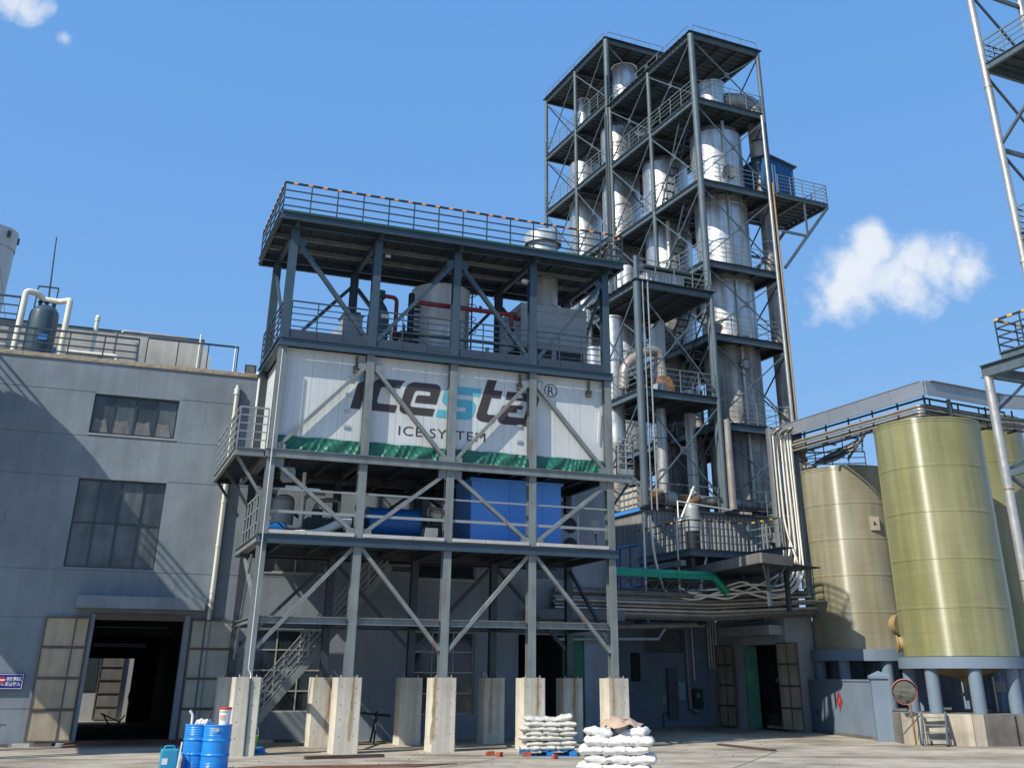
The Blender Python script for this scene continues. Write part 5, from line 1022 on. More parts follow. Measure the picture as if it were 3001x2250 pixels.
WH = tthing('pipe_rig', 'thin whitish pipe frame standing on the left end of the walkway', 'pipe'); obj('pipes', MB().path([(-4.7, -3.2, 6.9), (-4.7, -3.2, 9.0), (-1.0, -2.0, 9.0)], .035, 8).path([(-4.65, -3.1, 8.0), (-3.0, -2.0, 9.9)], .05, 8).path([(-5.0, -3.5, 5.0), (-5.0, -3.5, 8.2), (-4.2, -3.3, 8.4)], .04, 8, .2), 'hose_white', WH)
# angled cladding canopy
CN = tthing('canopy', 'grey sheet-clad canopy with an angled corner below the walkway', 'canopy')
cz = 6.12
obj('fascia_panel', MB().bar((-3.9, -2.1, cz), (-4.5, -5.6, cz), .12, .36), 'clad_dull', CN); obj('fascia_panel', MB().bar((-4.51, -5.65, cz), (-5.05, -9.2, cz), .12, .36), 'clad_dull', CN); obj('fascia_panel', MB().bar((-5.05, -9.25, cz), (-3.2, -8.7, cz), .12, .36), 'clad_dull', CN); obj('fascia_panel', MB().bar((-3.9, -2.05, cz), (-4.9, -1.6, cz), .12, .36), 'clad_dull', CN)
obj('soffit', MB().add([(-3.9, -2.1, cz-.12), (-5.05, -9.2, cz-.12), (-1.2, -8.0, cz-.12), (-1.2, -1.5, cz-.12), (-3.9, -2.1, cz-.08), (-5.05, -9.2, cz-.08), (-1.2, -8.0, cz-.08), (-1.2, -1.5, cz-.08)], [(0,1,2,3), (4,7,6,5), (0,4,5,1), (1,5,6,2), (2,6,7,3), (3,7,4,0)]), 'steel_dark', CN)
obj('post', MB().bar((-4.0, -8.2, 4.5), (-4.0, -8.2, cz-.13), .12).bar((-4.0, -8.2, 5.0), (-4.7, -8.9, 5.95), .07).bar((-4.0, -8.2, 5.0), (-3.2, -8.3, 5.95), .07), 'steel_tower', CN)
# green pipe on a truss
GP = tthing('green_pipe', 'bright green pipe casing with a downward bend carried on a dark truss', 'pipe')
obj('casing', MB().path([(-9.15, -5, 5.80), (-4.35, -5, 5.80), (-3.7, -5, 5.2)], .17, 16), 'green_pipe', GP)
obj('casing_lip', MB().bar((-9.15, -5.16, 5.72), (-4.4, -5.16, 5.72), .05, .16), 'green_pipe', GP)
tr_ = MB().bar((-9.15, -5, 5.55), (-4.6, -5, 5.55), .05).bar((-9.15, -5, 5.2), (-4.6, -5, 5.2), .05)
for k in range(9): x = -9.1+k*.49; tr_.bar((x, -5, 5.2), (x+.24, -5, 5.55), .03).bar((x+.24, -5, 5.55), (x+.49, -5, 5.2), .03)
obj('truss', tr_, 'steel_dark', GP); obj('post', MB().box(-9.1, -8.95, -5.08, -4.92, 0, 5.2), 'steel_dark', GP)
PS = tthing('pale_canopy', 'pale grey slab canopy under the green pipe truss', 'canopy'); obj('slab', MB().box(-8.6, -4.2, -3.6, 1.0, 4.95, 5.2), 'wall_pale', PS); obj('post', MB().box(-8.5, -8.3, -3.2, -3.0, 0, 4.95), 'steel_dark', PS)
# pipe rack: a bundle of parallel pipes
PR_ = thing('pipe_rack', 'bundle of long parallel brown pipes running from the ice frame to the right', 'pipe rack')
A_, B_, C_ = V(SW(12.1, 6.0, 0)), V(SW(19.3, 6.55, 0)), V((11.25, 47.9, 0)); dn = V((-.37, .93, 0))
random.seed(11)
rk = [(0, 5.08, .10, 'pipe_dull'), (.28, 5.1, .07, 'pipe_tan'), (0, 4.86, .05, 'pipe_tan'), (.25, 4.88, .05, 'pipe_tan'), (-.15, 4.74, .06, 'pipe_tan'), (.1, 4.70, .045, 'silver_pipe'), (-.05, 4.60, .05, 'pipe_tan'), (.2, 4.58, .05, 'pipe_dull'), (-.1, 4.46, .06, 'silver_pipe'), (.12, 4.44, .045, 'pipe_dull'), (0, 4.32, .085, 'pipe_tan'), (.3, 4.3, .06, 'pipe_dull'), (.1, 4.17, .05, 'pipe_dull'), (-.2, 4.22, .035, 'pipe_dull')]
for k, (o_, z, r, m_) in enumerate(rk):
    e = dn*(-.05-.35*(k % 5)/5) ; dz = .12 + .03*(k % 4)
    obj('pipe', MB().path([A_+dn*o_+V((0,0,z-.02)), B_+dn*o_+V((0,0,z)), C_+dn*o_+e+V((0,0,z+dz+.1)), C_+dn*o_+e+V((.55+.06*k, .25, z+dz+.13))], r, 8, .3), m_, PR_)
for q in (.1, .55, .95): c = A_+(B_-A_)*q; obj('cross_beam', MB().bar(c+dn*-.5+V((0,0,4.02)), c+dn*.7+V((0,0,4.02)), .1, .12), 'steel_dark', PR_)
obj('post', MB().bar(A_+V((.6,.3,0)), A_+V((.6,.3,4.0)), .14), 'steel_dark', PR_)
c = B_+(C_-B_)*.55; obj('cross_beam', MB().bar(c+dn*-.5+V((0,0,4.2)), c+dn*.7+V((0,0,4.2)), .1, .12), 'steel_dark', PR_)
LPp = thing('lower_pipe', 'fat grey pipe with a bent end under the pipe rack', 'pipe'); obj('pipe', MB().path([A_+V((0,.2,3.72)), B_+V((-1.5,.2,3.95)), B_+V((-.2,.3,4.0))], .14, 14), 'pipe_dull', LPp); obj('angle_rail', MB().path([A_+V((0,-.4,3.3)), B_+V((-2.2,-.4,3.42)), B_+V((-1.9,-.3,3.8))], .06, 6), 'rail_grey', LPp)
# white hoses: loops that climb to the bundle
random.seed(5)
HB = [ [(5.9, 45.9, 5.0), (7.2, 45.9, 5.06), (8.0, 46.0, 4.92), (9.2, 46.6, 5.45), (10.2, 47, 5.85), (10.9, 47.3, 6.3), (11.2, 47.6, 7.5), (11.2, 47.7, 12)],
       [(5.5, 45.8, 5.1), (6.6, 45.8, 4.85), (7.6, 45.9, 5.2), (9.0, 46.5, 5.6), (10.4, 47, 5.5), (11.1, 47.3, 5.9), (11.35, 47.5, 7.0), (11.35, 47.7, 12)],
       [(6.2, 45.9, 5.25), (7.5, 46.0, 5.3), (8.8, 46.4, 5.7), (9.4, 46.6, 5.35), (10.3, 47, 5.1), (11.2, 47.2, 5.5), (11.5, 47.4, 6.6), (11.5, 47.7, 12)],
       [(6.0, 45.8, 5.35), (6.9, 45.8, 5.05), (8.2, 46.0, 5.15), (9.6, 46.6, 5.3), (10.8, 47, 5.4), (11.4, 47.2, 6.2), (11.0, 47.6, 8.0), (11.0, 47.7, 12)],
       [(5.7, 45.8, 4.95), (7.0, 45.8, 5.3), (8.4, 46.2, 5.35), (9.8, 46.7, 5.0), (10.9, 47.0, 5.2), (11.55, 47.2, 6.0), (11.6, 47.5, 8.0), (11.62, 47.7, 12)] ]
for k, pts in enumerate(HB):
    words = ('lowest', 'second', 'third', 'fourth', 'outermost')[k]
    tag(obj('hose', MB().path(pts, .042, 8, .7, 6), 'hose_white'), '%s of the thick whitish hoses looping off the pipe rack and up the bundle' % words, 'hose', 'whitish hoses over the pipe rack')
for k, pts in enumerate(([(4.9, 45.6, 8.2), (5.0, 45.6, 6.6), (5.3, 45.7, 5.4), (5.6, 45.8, 5.0)], [(7.4, 46.6, 7.6), (7.45, 46.6, 7.0), (7.1, 46.4, 6.0), (6.9, 46.3, 4.9)], [(4.6, 45.5, 8.3), (4.6, 45.5, 5.2)])):
    tag(obj('hose', MB().path(pts, .05, 8, .5, 6), 'hose_white'), 'whitish hose hanging down past the green pipe, %s of three' % ('middle', 'rightmost', 'leftmost')[k], 'hose', 'whitish hoses hanging past the green pipe')
VB = thing('riser_bundle', 'vertical bundle of thin tan and white pipes on a grey mast right of the towers', 'pipes')
for k in range(9):
    x, y = 10.75+.115*k, 47.75-.03*(k % 3); obj('pipe', MB().path([(x, y, 5.25+.03*k), (x, y, 12.05+.04*(k % 4)), (x+.2, y-.4, 12.2+.04*(k % 4))], .026+.012*(k % 3), 8, .15), ('pipe_tan', 'hose_white', 'pipe_dull', 'pipe_tan', 'pipe_dull')[k % 5], VB)
obj('mast', MB().box(11.75, 12.25, 47.95, 48.35, 4.5, 12.45), 'steel_tower', VB); obj('mast_flange', MB().box(10.68, 10.8, 47.85, 48.3, 5.0, 12.4), 'clad', VB)

# ============================================================ OVERHEAD PIPE BRIDGE
BR = tthing('pipe_bridge', 'overhead pipe bridge with smooth grey cladding turning a corner above the green tanks', 'pipe bridge')
bz = 12.26
def fascia(p, q, n, z=bz, h=.55):
    p = V(p); q = V(q)
    for i in range(n):
        a = p+(q-p)*((i+.004)/n); b = p+(q-p)*((i+.996)/n); obj('cladding_panel', MB().bar((a.x, a.y, z), (b.x, b.y, z), .06, h), 'clad', BR)
        obj('top_panel', MB().bar((a.x+.25, a.y+.2, z+h/2+.02), (b.x+.25, b.y+.2, z+h/2+.02), .6, .03), 'clad', BR)
fascia((.38, -4.0, 0), (.30, -13.4, 0), 5); fascia((.32, -13.45, 0), (4.6, -13.1, 0), 3); fascia((4.65, -13.1, 0), (9.5, -14.0, 0), 3)
for k, (dx, dz, r) in enumerate(((.25, -.55, .06), (.42, -.58, .045), (.1, -.72, .05), (.3, -.80, .06), (.5, -.85, .05), (.15, -.95, .04), (.4, -1.0, .045))):
    m_ = ('pipe_tan', 'pipe_dull', 'silver_pipe', 'pipe_tan', 'pipe_dull', 'pipe_tan', 'pipe_dull')[k]
    obj('pipe', MB().path([(.3+dx, -3.7, bz+dz), (.25+dx, -13.1+dx, bz+dz), (4.6, -12.8+dx, bz+dz), (9.5, -13.6+dx, bz+dz)], r, 8, .25), m_, BR)
for k in range(7): y = -4.4-k*1.45; obj('hanger', MB().bar((.5, y, bz-1.05), (.5, y, bz-.2), .05).bar((.2, y, bz-1.05), (.95, y, bz-1.05), .06), 'steel_dark', BR)
for k in range(5): x = 1.2+k*1.5; obj('hanger', MB().bar((x, -12.7, bz-1.05), (x, -12.7, bz-.2), .05).bar((x, -13.0, bz-1.05), (x, -12.3, bz-1.05), .06), 'steel_dark', BR)
obj('post', MB().bar((1.9, -13.0, 10.0), (1.9, -13.0, bz-.2), .12), 'rail_tower', BR)
railing(BR, (.7, -12.9, bz-.95), (5.5, -12.5, bz-.95), .7, 4, 3, 'steel_dark', 'steel_dark', r=.03, low=.2); railing(BR, (.75, -4, bz-.95), (.75, -12.9, bz-.95), .7, 7, 3, 'steel_dark', 'steel_dark', r=.03, low=.2)
obj('corner_frame', MB().box(.1, .5, -4.05, -3.6, 4.5, bz+.2), 'clad', BR)
# lattice walkway behind the bridge, over the brown tank
LW = thing('tank_top_walkway', 'tangle of dark railings and hoses on a walkway over the brown tank', 'walkway')
for p, q, n in (((11.3, 44.4, 10.0), (13.6, 43.4, 10.5), 4), ((11.3, 45.6, 9.9), (14.3, 45.4, 9.95), 5), ((13.6, 43.4, 10.5), (14.3, 45.4, 11.4), 3)): railing(LW, p, q, 1.0, n, 4, 'steel_dark', 'steel_dark', r=.028, low=.2)
obj('deck', MB().box(11.2, 14.4, 44.2, 45.7, 9.86, 9.92), 'deck_dark', LW)
for k in range(6): obj('conduit', MB().path([(11.0+.1*k, 45.0, 9.4), (11.4+.1*k, 44.6, 10.1+.06*k), (12.6, 44.2, 10.3+.08*k), (13.6, 43.8, 10.9+.05*k)], .035, 7, .3), ('pipe_tan', 'rail_tower', 'steel_dark')[k % 3], LW)
obj('ladder', MB().bar((13.0, 43.7, 10.3), (13.9, 43.2, 11.5), .06).bar((13.1, 44.1, 10.3), (14.0, 43.6, 11.5), .06), 'steel_dark', LW)
YL = thing('yellow_riser', 'short yellow pipe with black collars left of the brown tank', 'pipe'); obj('pipe', MB().tube((11.75, 46.5, 8.2), (11.75, 46.5, 11.4), .09, 10), 'yellow_pipe', YL)
for k in range(7): obj('collar', MB().tube((11.75, 46.5, 8.6+.4*k), (11.75, 46.5, 8.68+.4*k), .17, 10), 'black', YL)

for t_ in (LW, YL): t_.location = (-0.0, -0.0, 0); t_.scale = (1, 1, 1)
LW.location = (.95, 3.3, .55); YL.location = (.5, 1.5, .3)
# ============================================================ LOW BUILDING ON THE RIGHT
LB = tthing('low_building', 'low grey rendered building with rusty double doors right of the steel frame', 'building')
def ywall(x0, x1, ya, yb, z0, z1, holes, mat):
    mb = MB(); ys = sorted({ya, yb} | {h[0] for h in holes} | {h[1] for h in holes})
    for a, b in zip(ys, ys[1:]):
        z = z0
        for h in sorted((h for h in holes if h[0] < (a+b)/2 < h[1]), key=lambda h: h[2]):
            if h[2] > z: mb.box(x0, x1, a, b, z, h[2])
            z = h[3]
        if z < z1: mb.box(x0, x1, a, b, z, z1)
    return obj('side_wall', mb, mat, LB)
ywall(-.3, -.05, -4.2, 1.75, 0, 4.5, [(-3.78, -1.18, 0, 3.32), (.15, .85, .95, 2.35)], 'wall_pale')
obj('front_wall', MB().box(-.045, 1.2, -4.2, -3.95, 0, 4.5), 'wall_pale', LB)
obj('recess_wall', pierced(-9.5, -.31, 0, 4.35, 1.75, 1.95, [(-3.72, -1.62, 3.05, 4.2), (-4.45, -3.93, 1.85, 3.03)]), 'paint_blue_grey', LB)
obj('roof_slab', MB().box(-.35, 1.25, -4.25, 1.7, 4.505, 4.62), 'wall_pale', LB); obj('rear_roof', MB().box(-9.5, -.3, 1.96, 6, 4.3, 4.4), 'interior', LB)
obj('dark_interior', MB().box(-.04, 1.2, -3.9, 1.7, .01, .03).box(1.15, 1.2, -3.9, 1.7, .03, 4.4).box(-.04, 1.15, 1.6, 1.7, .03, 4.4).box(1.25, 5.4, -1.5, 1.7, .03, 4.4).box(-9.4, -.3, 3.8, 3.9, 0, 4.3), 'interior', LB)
obj('door_canopy', MB().box(-1.0, -.305, -4.05, -.35, 3.68, 4.06), 'wall_pale', LB)
obj('mint_jamb', MB().box(-.32, .3, -1.30, -1.17, 0, 3.3), 'green_mint', LB); obj('door_jamb', MB().box(-.32, -.02, -3.79, -3.7, 0, 3.3), 'wall_dark', LB)
obj('corner_strip', MB().box(-.33, .02, -4.26, -4.205, 0, 4.5), 'wall_pale', LB)
for (yy, rot, xx) in ((.72, -math.pi/2, -.50), (-3.72, -math.pi/2, -.48)):
    o_ = door_leaf(0, 1.28 if yy > 0 else 1.4, .06, 3.36, 0, 2, 4, 'sheet_door', 'door_frame', par=LB); o_.location = (xx, yy, 0); o_.rotation_euler = (0, 0, rot)
w2_ = obj('window', MB().box(-.27, -.2, .15, .85, .95, 1.0).box(-.27, -.2, .15, .85, 2.3, 2.35).box(-.27, -.2, .15, .2, 1, 2.3).box(-.27, -.2, .8, .85, 1, 2.3), 'frame_dark', LB); obj('pane', MB().box(-.24, -.23, .2, .8, 1, 2.3), 'glass_dark', w2_); obj('sill', MB().box(-.42, -.3, .05, .95, .7, .94), 'paint_blue_grey', w2_)
for dx in (.15, .28, .41, .54): 
    obj('wall_pipe', MB().tube((-.36, 1.72-dx*1.6, 2.4), (-.36, 1.72-dx*1.6, 4.6), .035, 8), 'hose_white', LB)
obj('downpipe', MB().path([(-1.5, 1.62, 4.5), (-1.5, 1.62, 2.8), (-1.45, 1.6, .75), (-1.1, 1.5, .6)], .09, 10), 'rail_grey', LB); obj('downpipe', MB().path([(-1.15, 1.65, 4.2), (-1.12, 1.65, 1.9)], .045, 8), 'hose_white', LB)
obj('slot_window', MB().box(-4.45, -3.93, 1.85, 1.87, 1.85, 3.03), 'interior', LB)
obj('sheet_panel', MB().box(-2.62, -2.14, 1.55, 1.62, .35, 2.40), 'wall_dark', LB)
EBx = tthing('electric_box', 'small green-grey electric box on the shaded wall by the downpipe', 'box'); obj('body', MB().box(-1.38, -.95, 1.3, 1.55, .75, 1.55), 'green_dark', EBx); obj('label_plate', MB().box(-1.28, -1.12, 1.285, 1.298, 1.2, 1.36), 'unit_grey', EBx)
PTt = tthing('notice_poster', 'pale blue notice sheet on the shaded wall beside the downpipe', 'poster'); obj('sheet', MB().box(-1.95, -1.63, 1.72, 1.735, 1.1, 1.85), 'poster_blue', PTt)
PT2 = tthing('notice_paper', 'small white paper on the wall left of the leaning sheet panel', 'paper'); obj('sheet', MB().box(-2.85, -2.66, 1.72, 1.735, .95, 1.3), 'unit_grey', PT2)
PL2 = tthing('stand_pipe', 'thin dark bent pipe by the foot of the shaded wall', 'pipe'); obj('pipe', MB().path([(-3.1, 1.3, 0), (-3.1, 1.3, .55), (-2.75, 1.3, .6)], .03, 7), 'black', PL2)
CT_ = tthing('carton_stack', 'brown cartons on a pallet just inside the right doorway', 'cartons'); obj('carton', MB().box(.5, 1.0, -3.1, -2.3, .16, .6), 'timber_dark', CT_); obj('carton', MB().box(.5, 1.0, -2.27, -1.5, .16, .6), 'timber_dark', CT_); obj('pallet', MB().box(.45, 1.05, -3.15, -1.45, .04, .15), 'sheet_door', CT_)
WB_ = tthing('roll_rack', 'rack with white rolls and pipes inside the dark right doorway', 'rack')
for z, a, b in ((1.9, -3.3, -2.7), (1.5, -2.9, -2.1), (1.92, -2.3, -1.7)): obj('roll', MB().tube((1.0, a, z), (1.0, b, z), .09, 12), 'unit_grey', WB_)
obj('upright', MB().box(.95, 1.05, -3.3, -3.2, .03, 2.3).box(.95, 1.05, -1.8, -1.7, .03, 2.3), 'black', WB_)
WBt = tthing('white_bottle', 'slim white jug standing inside the right doorway', 'jug', .6, -3.4, .0); obj('body', MB().lathe((0, 0, .62), [(0, 0), (.11, 0), (.12, .1), (.11, .45), (.05, .6), (.04, .75), (0, .76)], 14), 'white_plain', WBt)
for k in range(7):
    y = -3.6+k*.85; t_ = tthing('roof_pipe', ('%s short pale pipe along the low building roof edge' % ('nearest', 'second nearest', 'third', 'middle', 'fifth', 'second farthest', 'farthest')[k]), 'pipe', group='short pipes along the low roof edge')
    obj('pipe', MB().path([(.1, y, 4.62), (.1, y, 4.95+.1*(k % 3)), (.1, y+.3, 4.98+.1*(k % 3))], .035, 8, .05), 'hose_white', t_)
for z, r, m_ in ((4.95, .09, 'silver_pipe'), (5.15, .05, 'pipe_dull'), (5.35, .06, 'pipe_dull')):
    t_ = tthing('roof_line_pipe', {4.95: 'lowest silver', 5.15: 'middle thin dark', 5.35: 'upper dull'}[z]+' pipe lying behind the low roof edge above the right doors', 'pipe'); obj('pipe', MB().tube((.5, 1.2, z), (.5, -3.8, z), r, 10), m_, t_)

# boundary wall and gate pillar
bwA, bwB = V(TW(.62, -4.3)), V((12.36, 41.75, 0)); dW = (bwB-bwA); LWl = dW.length
BW = thing('boundary_wall', 'low blue-grey boundary wall in shade left of the gate pillar', 'wall', tuple(bwA), math.atan2(dW.y, dW.x))
obj('wall', MB().box(0, LWl-.06, -.0, .22, 0, 1.90), 'paint_blue_grey', BW); obj('coping', MB().box(0, LWl-.06, -.03, .25, 1.903, 1.97), 'paint_blue_grey', BW); obj('footing', MB().box(0, LWl-.06, -.06, -.003, 0, .1), 'concrete_dirty', BW)
PIL = thing('gate_pillar', 'pale blue-grey gate pillar with a pyramid cap beside the round mirror', 'pillar', (12.42, 41.35, 0), -.2); obj('shaft', MB().box(-.3, .3, -.28, .28, 0, 2.0), 'paint_blue_grey', PIL); obj('cap', MB().add([(-.36, -.34, 2.003), (.36, -.34, 2.003), (.36, .34, 2.003), (-.36, .34, 2.003), (-.36, -.34, 2.09), (.36, -.34, 2.09), (.36, .34, 2.09), (-.36, .34, 2.09), (0, 0, 2.26)], [(0,3,2,1), (0,1,5,4), (1,2,6,5), (2,3,7,6), (3,0,4,7), (4,5,8), (5,6,8), (6,7,8), (7,4,8)]), 'paint_blue_grey', PIL)
rw = thing('red_ornament', 'faded red diamond-shaped paper ornament on the low blue-grey wall', 'ornament', tuple(bwA+dW*.48+V((0,0,1.22))), math.atan2(dW.y, dW.x))
pts = []
for k in range(16):
    a = 2*math.pi*k/16; r = .30/(abs(math.cos(a))+abs(math.sin(a)))*(1.0 if k % 2 else 1.12); pts.append((r*math.cos(a)*1.0, r*math.sin(a)*1.15))
obj('paper', MB().prism(pts, .005-.02, -.004+.0), 'red_dark', rw).location = (0, -.003, 0); obj('centre', MB().prism([(-.1, 0), (0, -.13), (.1, 0), (0, .13)], -.024, -.0185), 'brick_red', rw)
SKT = thing('wall_socket', 'tiny dark socket box low on the blue-grey wall', 'socket', tuple(bwA+dW*.12+V((0,0,.75))), math.atan2(dW.y, dW.x)); obj('box', MB().box(-.07, .07, -.05, -.003, -.09, .09), 'sign_blue', SKT)

# ============================================================ PLINTH, TANKS
pA, pB, pC = V((12.55, 39.75, 0)), V((14.53, 38.62, 0)), V((20.5, 38.5, 0))
PLN = thing('tank_plinth', 'low stained concrete platform under the green tanks with a cream left part', 'platform')
core = [(pA.x, pA.y), (pB.x, pB.y), (pC.x, pC.y), (21, 50), (13.2, 50)]; n = len(core)
obj('platform', MB().add([(x, y, 0) for x, y in core]+[(x, y, .93) for x, y in core], [tuple(range(n-1, -1, -1)), tuple(range(n, 2*n))]+[(i, (i+1) % n, n+(i+1) % n, n+i) for i in range(n)]), 'concrete_dirty', PLN)
d_ = (pB-pA).normalized(); nr = V((d_.y, -d_.x, 0))
obj('cream_facing', MB().bar(pA+nr*.012+V((0,0,.47)), pB+nr*.012+V((0,0,.47)), .02, .94), 'concrete_cream', PLN); obj('cream_facing', MB().bar(pB+V((.01,-.015,.47)), pB+V((.38,-.022,.47)), .02, .94), 'concrete_cream', PLN)
for q in (1.4, 3.1): obj('joint', MB().box(pB.x+q, pB.x+q+.03, 38.56, 38.6, .02, .9), 'black', PLN)
SS = thing('steel_steps', 'four-tread dark blue-grey steel steps against the cream concrete platform', 'steps', (13.45, 39.12, 0), -.446)
for x in (-.38, .38): obj('stringer', MB().bar((x, -.72, .02), (x, -.03, .97), .05, .16), 'steel_blue', SS)
for k in range(4): y = -.62+k*.16; z = .18+k*.215; obj('tread', MB().box(-.36, .36, y-.09, y+.09, z-.015, z+.015), 'rail_tower', SS)
for x in (-.38, .38): obj('leg', MB().bar((x, -.06, 0), (x, -.06, .9), .035), 'steel_blue', SS)
obj('foot_bar', MB().bar((-.38, -.06, .03), (.38, -.06, .03), .03).bar((.38, -.7, .03), (.38, -.06, .03), .03), 'steel_blue', SS)
MR = thing('traffic_mirror', 'round convex traffic mirror with a red rim on a thin rusty post', 'mirror', (12.72, 39.2, 0), .15)
obj('post', MB().tube((.05, .02, 0), (.0, .0, 1.9), .032, 10), 'pipe_rusty', MR); obj('stay', MB().bar((-.25, -.1, .7), (.02, 0, .95), .02).bar((-.8, .1, .99), (.5, .1, .97), .02), 'rail_grey', MR)
md_ = V((-.30, -.90, -.34)).normalized(); q_ = md_.to_track_quat('Z', 'Y')
def disc(prof, nm, mat):
    o_ = obj(nm, MB().lathe((0, 0, 0), prof, 36), mat, MR); o_.location = (-.16, -.05, 1.60); o_.rotation_mode = 'QUATERNION'; o_.rotation_quaternion = q_; return o_
disc([(.40, .0), (.36, .035), (.28, .06), (.18, .085), (.08, .097), (0, .1)], 'mirror_face', 'mirror_glass'); disc([(0, -.02), (.38, -.02), (.405, -.01), (.415, .015), (.41, .03), (.402, .02), (.40, 0)], 'rim', 'red_faded')
vs = MB(); o_ = None
for k in range(12):
    a0, a1 = math.radians(20+k*12), math.radians(32+k*12); vs.add([(.43*math.cos(a0), .43*math.sin(a0), 0), (.43*math.cos(a1), .43*math.sin(a1), 0), (.45*math.cos(a1), .45*math.sin(a1), .14), (.45*math.cos(a0), .45*math.sin(a0), .14)], [(0,1,2,3)])
o_ = obj('visor', vs, 'red_faded', MR); o_.location = (-.16, -.05, 1.60); o_.rotation_mode = 'QUATERNION'; o_.rotation_quaternion = q_
def silo(label, cx_, cy_, r, z0, z1, mat, ring_r, ring_z0, ring_z1, leg_z0, nlegs, cone=None, bands=5, a0=0):
    t = thing('storage_tank', label, 'tank', (cx_, cy_, 0), 0, 'tall round glass-fibre tanks on ring bases')
    for i in range(bands):
        a = z0+(z1-z0)*i/bands; b = z0+(z1-z0)*(i+1)/bands
        obj('shell_band', MB().lathe((0, 0, a), [(r, 0), (r, b-a-.10), (r+.012, b-a-.08), (r+.012, b-a-.01), (r, b-a)], 64), mat, t)
    obj('top', MB().lathe((0, 0, z1), [(r, 0), (r+.03, .02), (r+.02, .07), (r*.7, .2), (0, .3)], 48), mat, t)
    obj('ring_base', MB().lathe((0, 0, ring_z0), [(ring_r-.55, 0), (ring_r, 0), (ring_r, ring_z1-ring_z0), (0, ring_z1-ring_z0+.003)], 56), 'paint_blue_grey', t)
    for k in range(nlegs): a = a0+2*math.pi*k/nlegs; obj('leg', MB().tube(((ring_r-.32)*math.cos(a), (ring_r-.32)*math.sin(a), leg_z0), ((ring_r-.32)*math.cos(a), (ring_r-.32)*math.sin(a), ring_z0-.003), .235, 20), 'paint_blue_grey', t)
    if cone: obj('bottom_dish', MB().lathe((0, 0, 0), [(r*.86, ring_z0+.05), (r*.7, cone+.36), (r*.42, cone+.15), (.16, cone), (.08, cone-.1), (.06, cone-.35)], 36), 'frp_base', t)
    return t
s1_ = silo('brown-grey glossy tank, shortest of the tall tanks on the right', 14.05, 48.2, 2.05, 3.08, 10.35, 'frp_brown', 2.25, 2.65, 3.08, 0, 7, a0=.35)
s2_ = silo('largest yellow-green glossy tank with a rusty dished bottom', 15.55, 41.5, 2.0, 2.72, 10.95, 'frp_green', 2.2, 2.33, 2.7, .93, 8, cone=2.0, a0=-.95)
s3_ = silo('green tank at the far right, partly hidden behind the largest tank', 19.4, 46.5, 2.1, 2.9, 12.2, 'frp_green', 2.3, 2.5, 2.88, .93, 8, a0=.2)
obj('side_patch', MB().box(.25, .65, -2.08, -1.96, 7.7, 8.25), 'concrete_cream', s1_); obj('bracket', MB().bar((.42, -2.12, 7.95), (.42, -2.04, 8.0), .06, .16), 'pipe_rusty', s1_)
mh = V((.42, -.9, 0)).normalized()
obj('manhole', MB().tube(mh*1.85+V((0,0,4.0)), mh*2.35+V((0,0,4.0)), .38, 26).tube(mh*2.35+V((0,0,4.0)), mh*2.42+V((0,0,4.0)), .45, 26), 'frp_base', s1_)
mh2 = V((-.985, .17, 0)).normalized(); obj('nozzle', MB().tube(mh2*1.9+V((0,0,3.15)), mh2*2.15+V((0,0,3.15)), .25, 20).tube(mh2*2.15+V((0,0,3.15)), mh2*2.2+V((0,0,3.15)), .31, 20), 'frp_base', s2_)
obj('outlet_valve', MB().tube((0, 0, 1.3), (0, 0, 1.75), .07, 12).tube((-.25, 0, 1.5), (.3, 0, 1.5), .06, 10).tube((.3, 0, 1.4), (.3, 0, 1.6), .12, 12), 'silver_dirty', s2_)
DW_ = thing('dark_backwall', 'dark wall standing behind the legs of the green tanks', 'wall'); obj('wall', MB().box(12.9, 28, 51.2, 51.4, 0, 4.2), 'wall_dark', DW_)
NT = thing('notice_board', 'small grey notice board on a white post between the tank legs', 'notice board', (16.9, 42.3, .93)); obj('post', MB().tube((0, 0, 0), (0, 0, 1.15), .04, 8), 'hose_white', NT); obj('board', MB().box(.06, .55, -.02, .0, .65, 1.0), 'unit_grey', NT)

# ============================================================ RIGHT-HAND STEEL TOWERS
R2 = tthing('pipe_mast_tower', 'tall silver pipe-legged tower with platforms at the right edge', 'tower')
q0 = (6.5, -14.15); X1, Y1 = 10.1, -19.2
for x, y in (q0, (X1, q0[1]), (q0[0], Y1), (X1, Y1)):
    for a, b in ((0, 9.5), (9.53, 18.3), (18.33, 27.0), (27.03, 38)): obj('leg', MB().tube((x, y, a), (x, y, b), .17, 16), 'silver_pipe', R2)
    for z in (9.5, 18.3, 27.0): obj('leg_flange', MB().tube((x, y, z-.06), (x, y, z+.06), .2, 16), 'silver_pipe', R2)
for z in (19.4, 28.0, 36.5):
    for p, q in (((q0[0], q0[1]), (q0[0], Y1)), ((q0[0], q0[1]), (X1, q0[1])), ((X1, q0[1]), (X1, Y1)), ((q0[0], Y1), (X1, Y1))): obj('floor_beam', MB().ibeam((*p, z), (*q, z), .16, .34), 'steel_tower', R2)
    dk = MB().box(q0[0], X1, Y1, q0[1], z+.18, z+.22)
    for k in range(8): dk.box(q0[0], X1, Y1+.3+k*.6, Y1+.4+k*.6, z+.06, z+.17)
    obj('deck', dk, 'deck_dark', R2)
    railing(R2, (q0[0], q0[1], z+.2), (q0[0], Y1, z+.2), 1.2, 5, 4, 'rail_tower', 'rail_tower', r=.028, low=.3); railing(R2, (q0[0], q0[1], z+.2), (X1, q0[1], z+.2), 1.2, 5, 4, 'rail_dark', 'rail_dark', r=.028, low=.3)
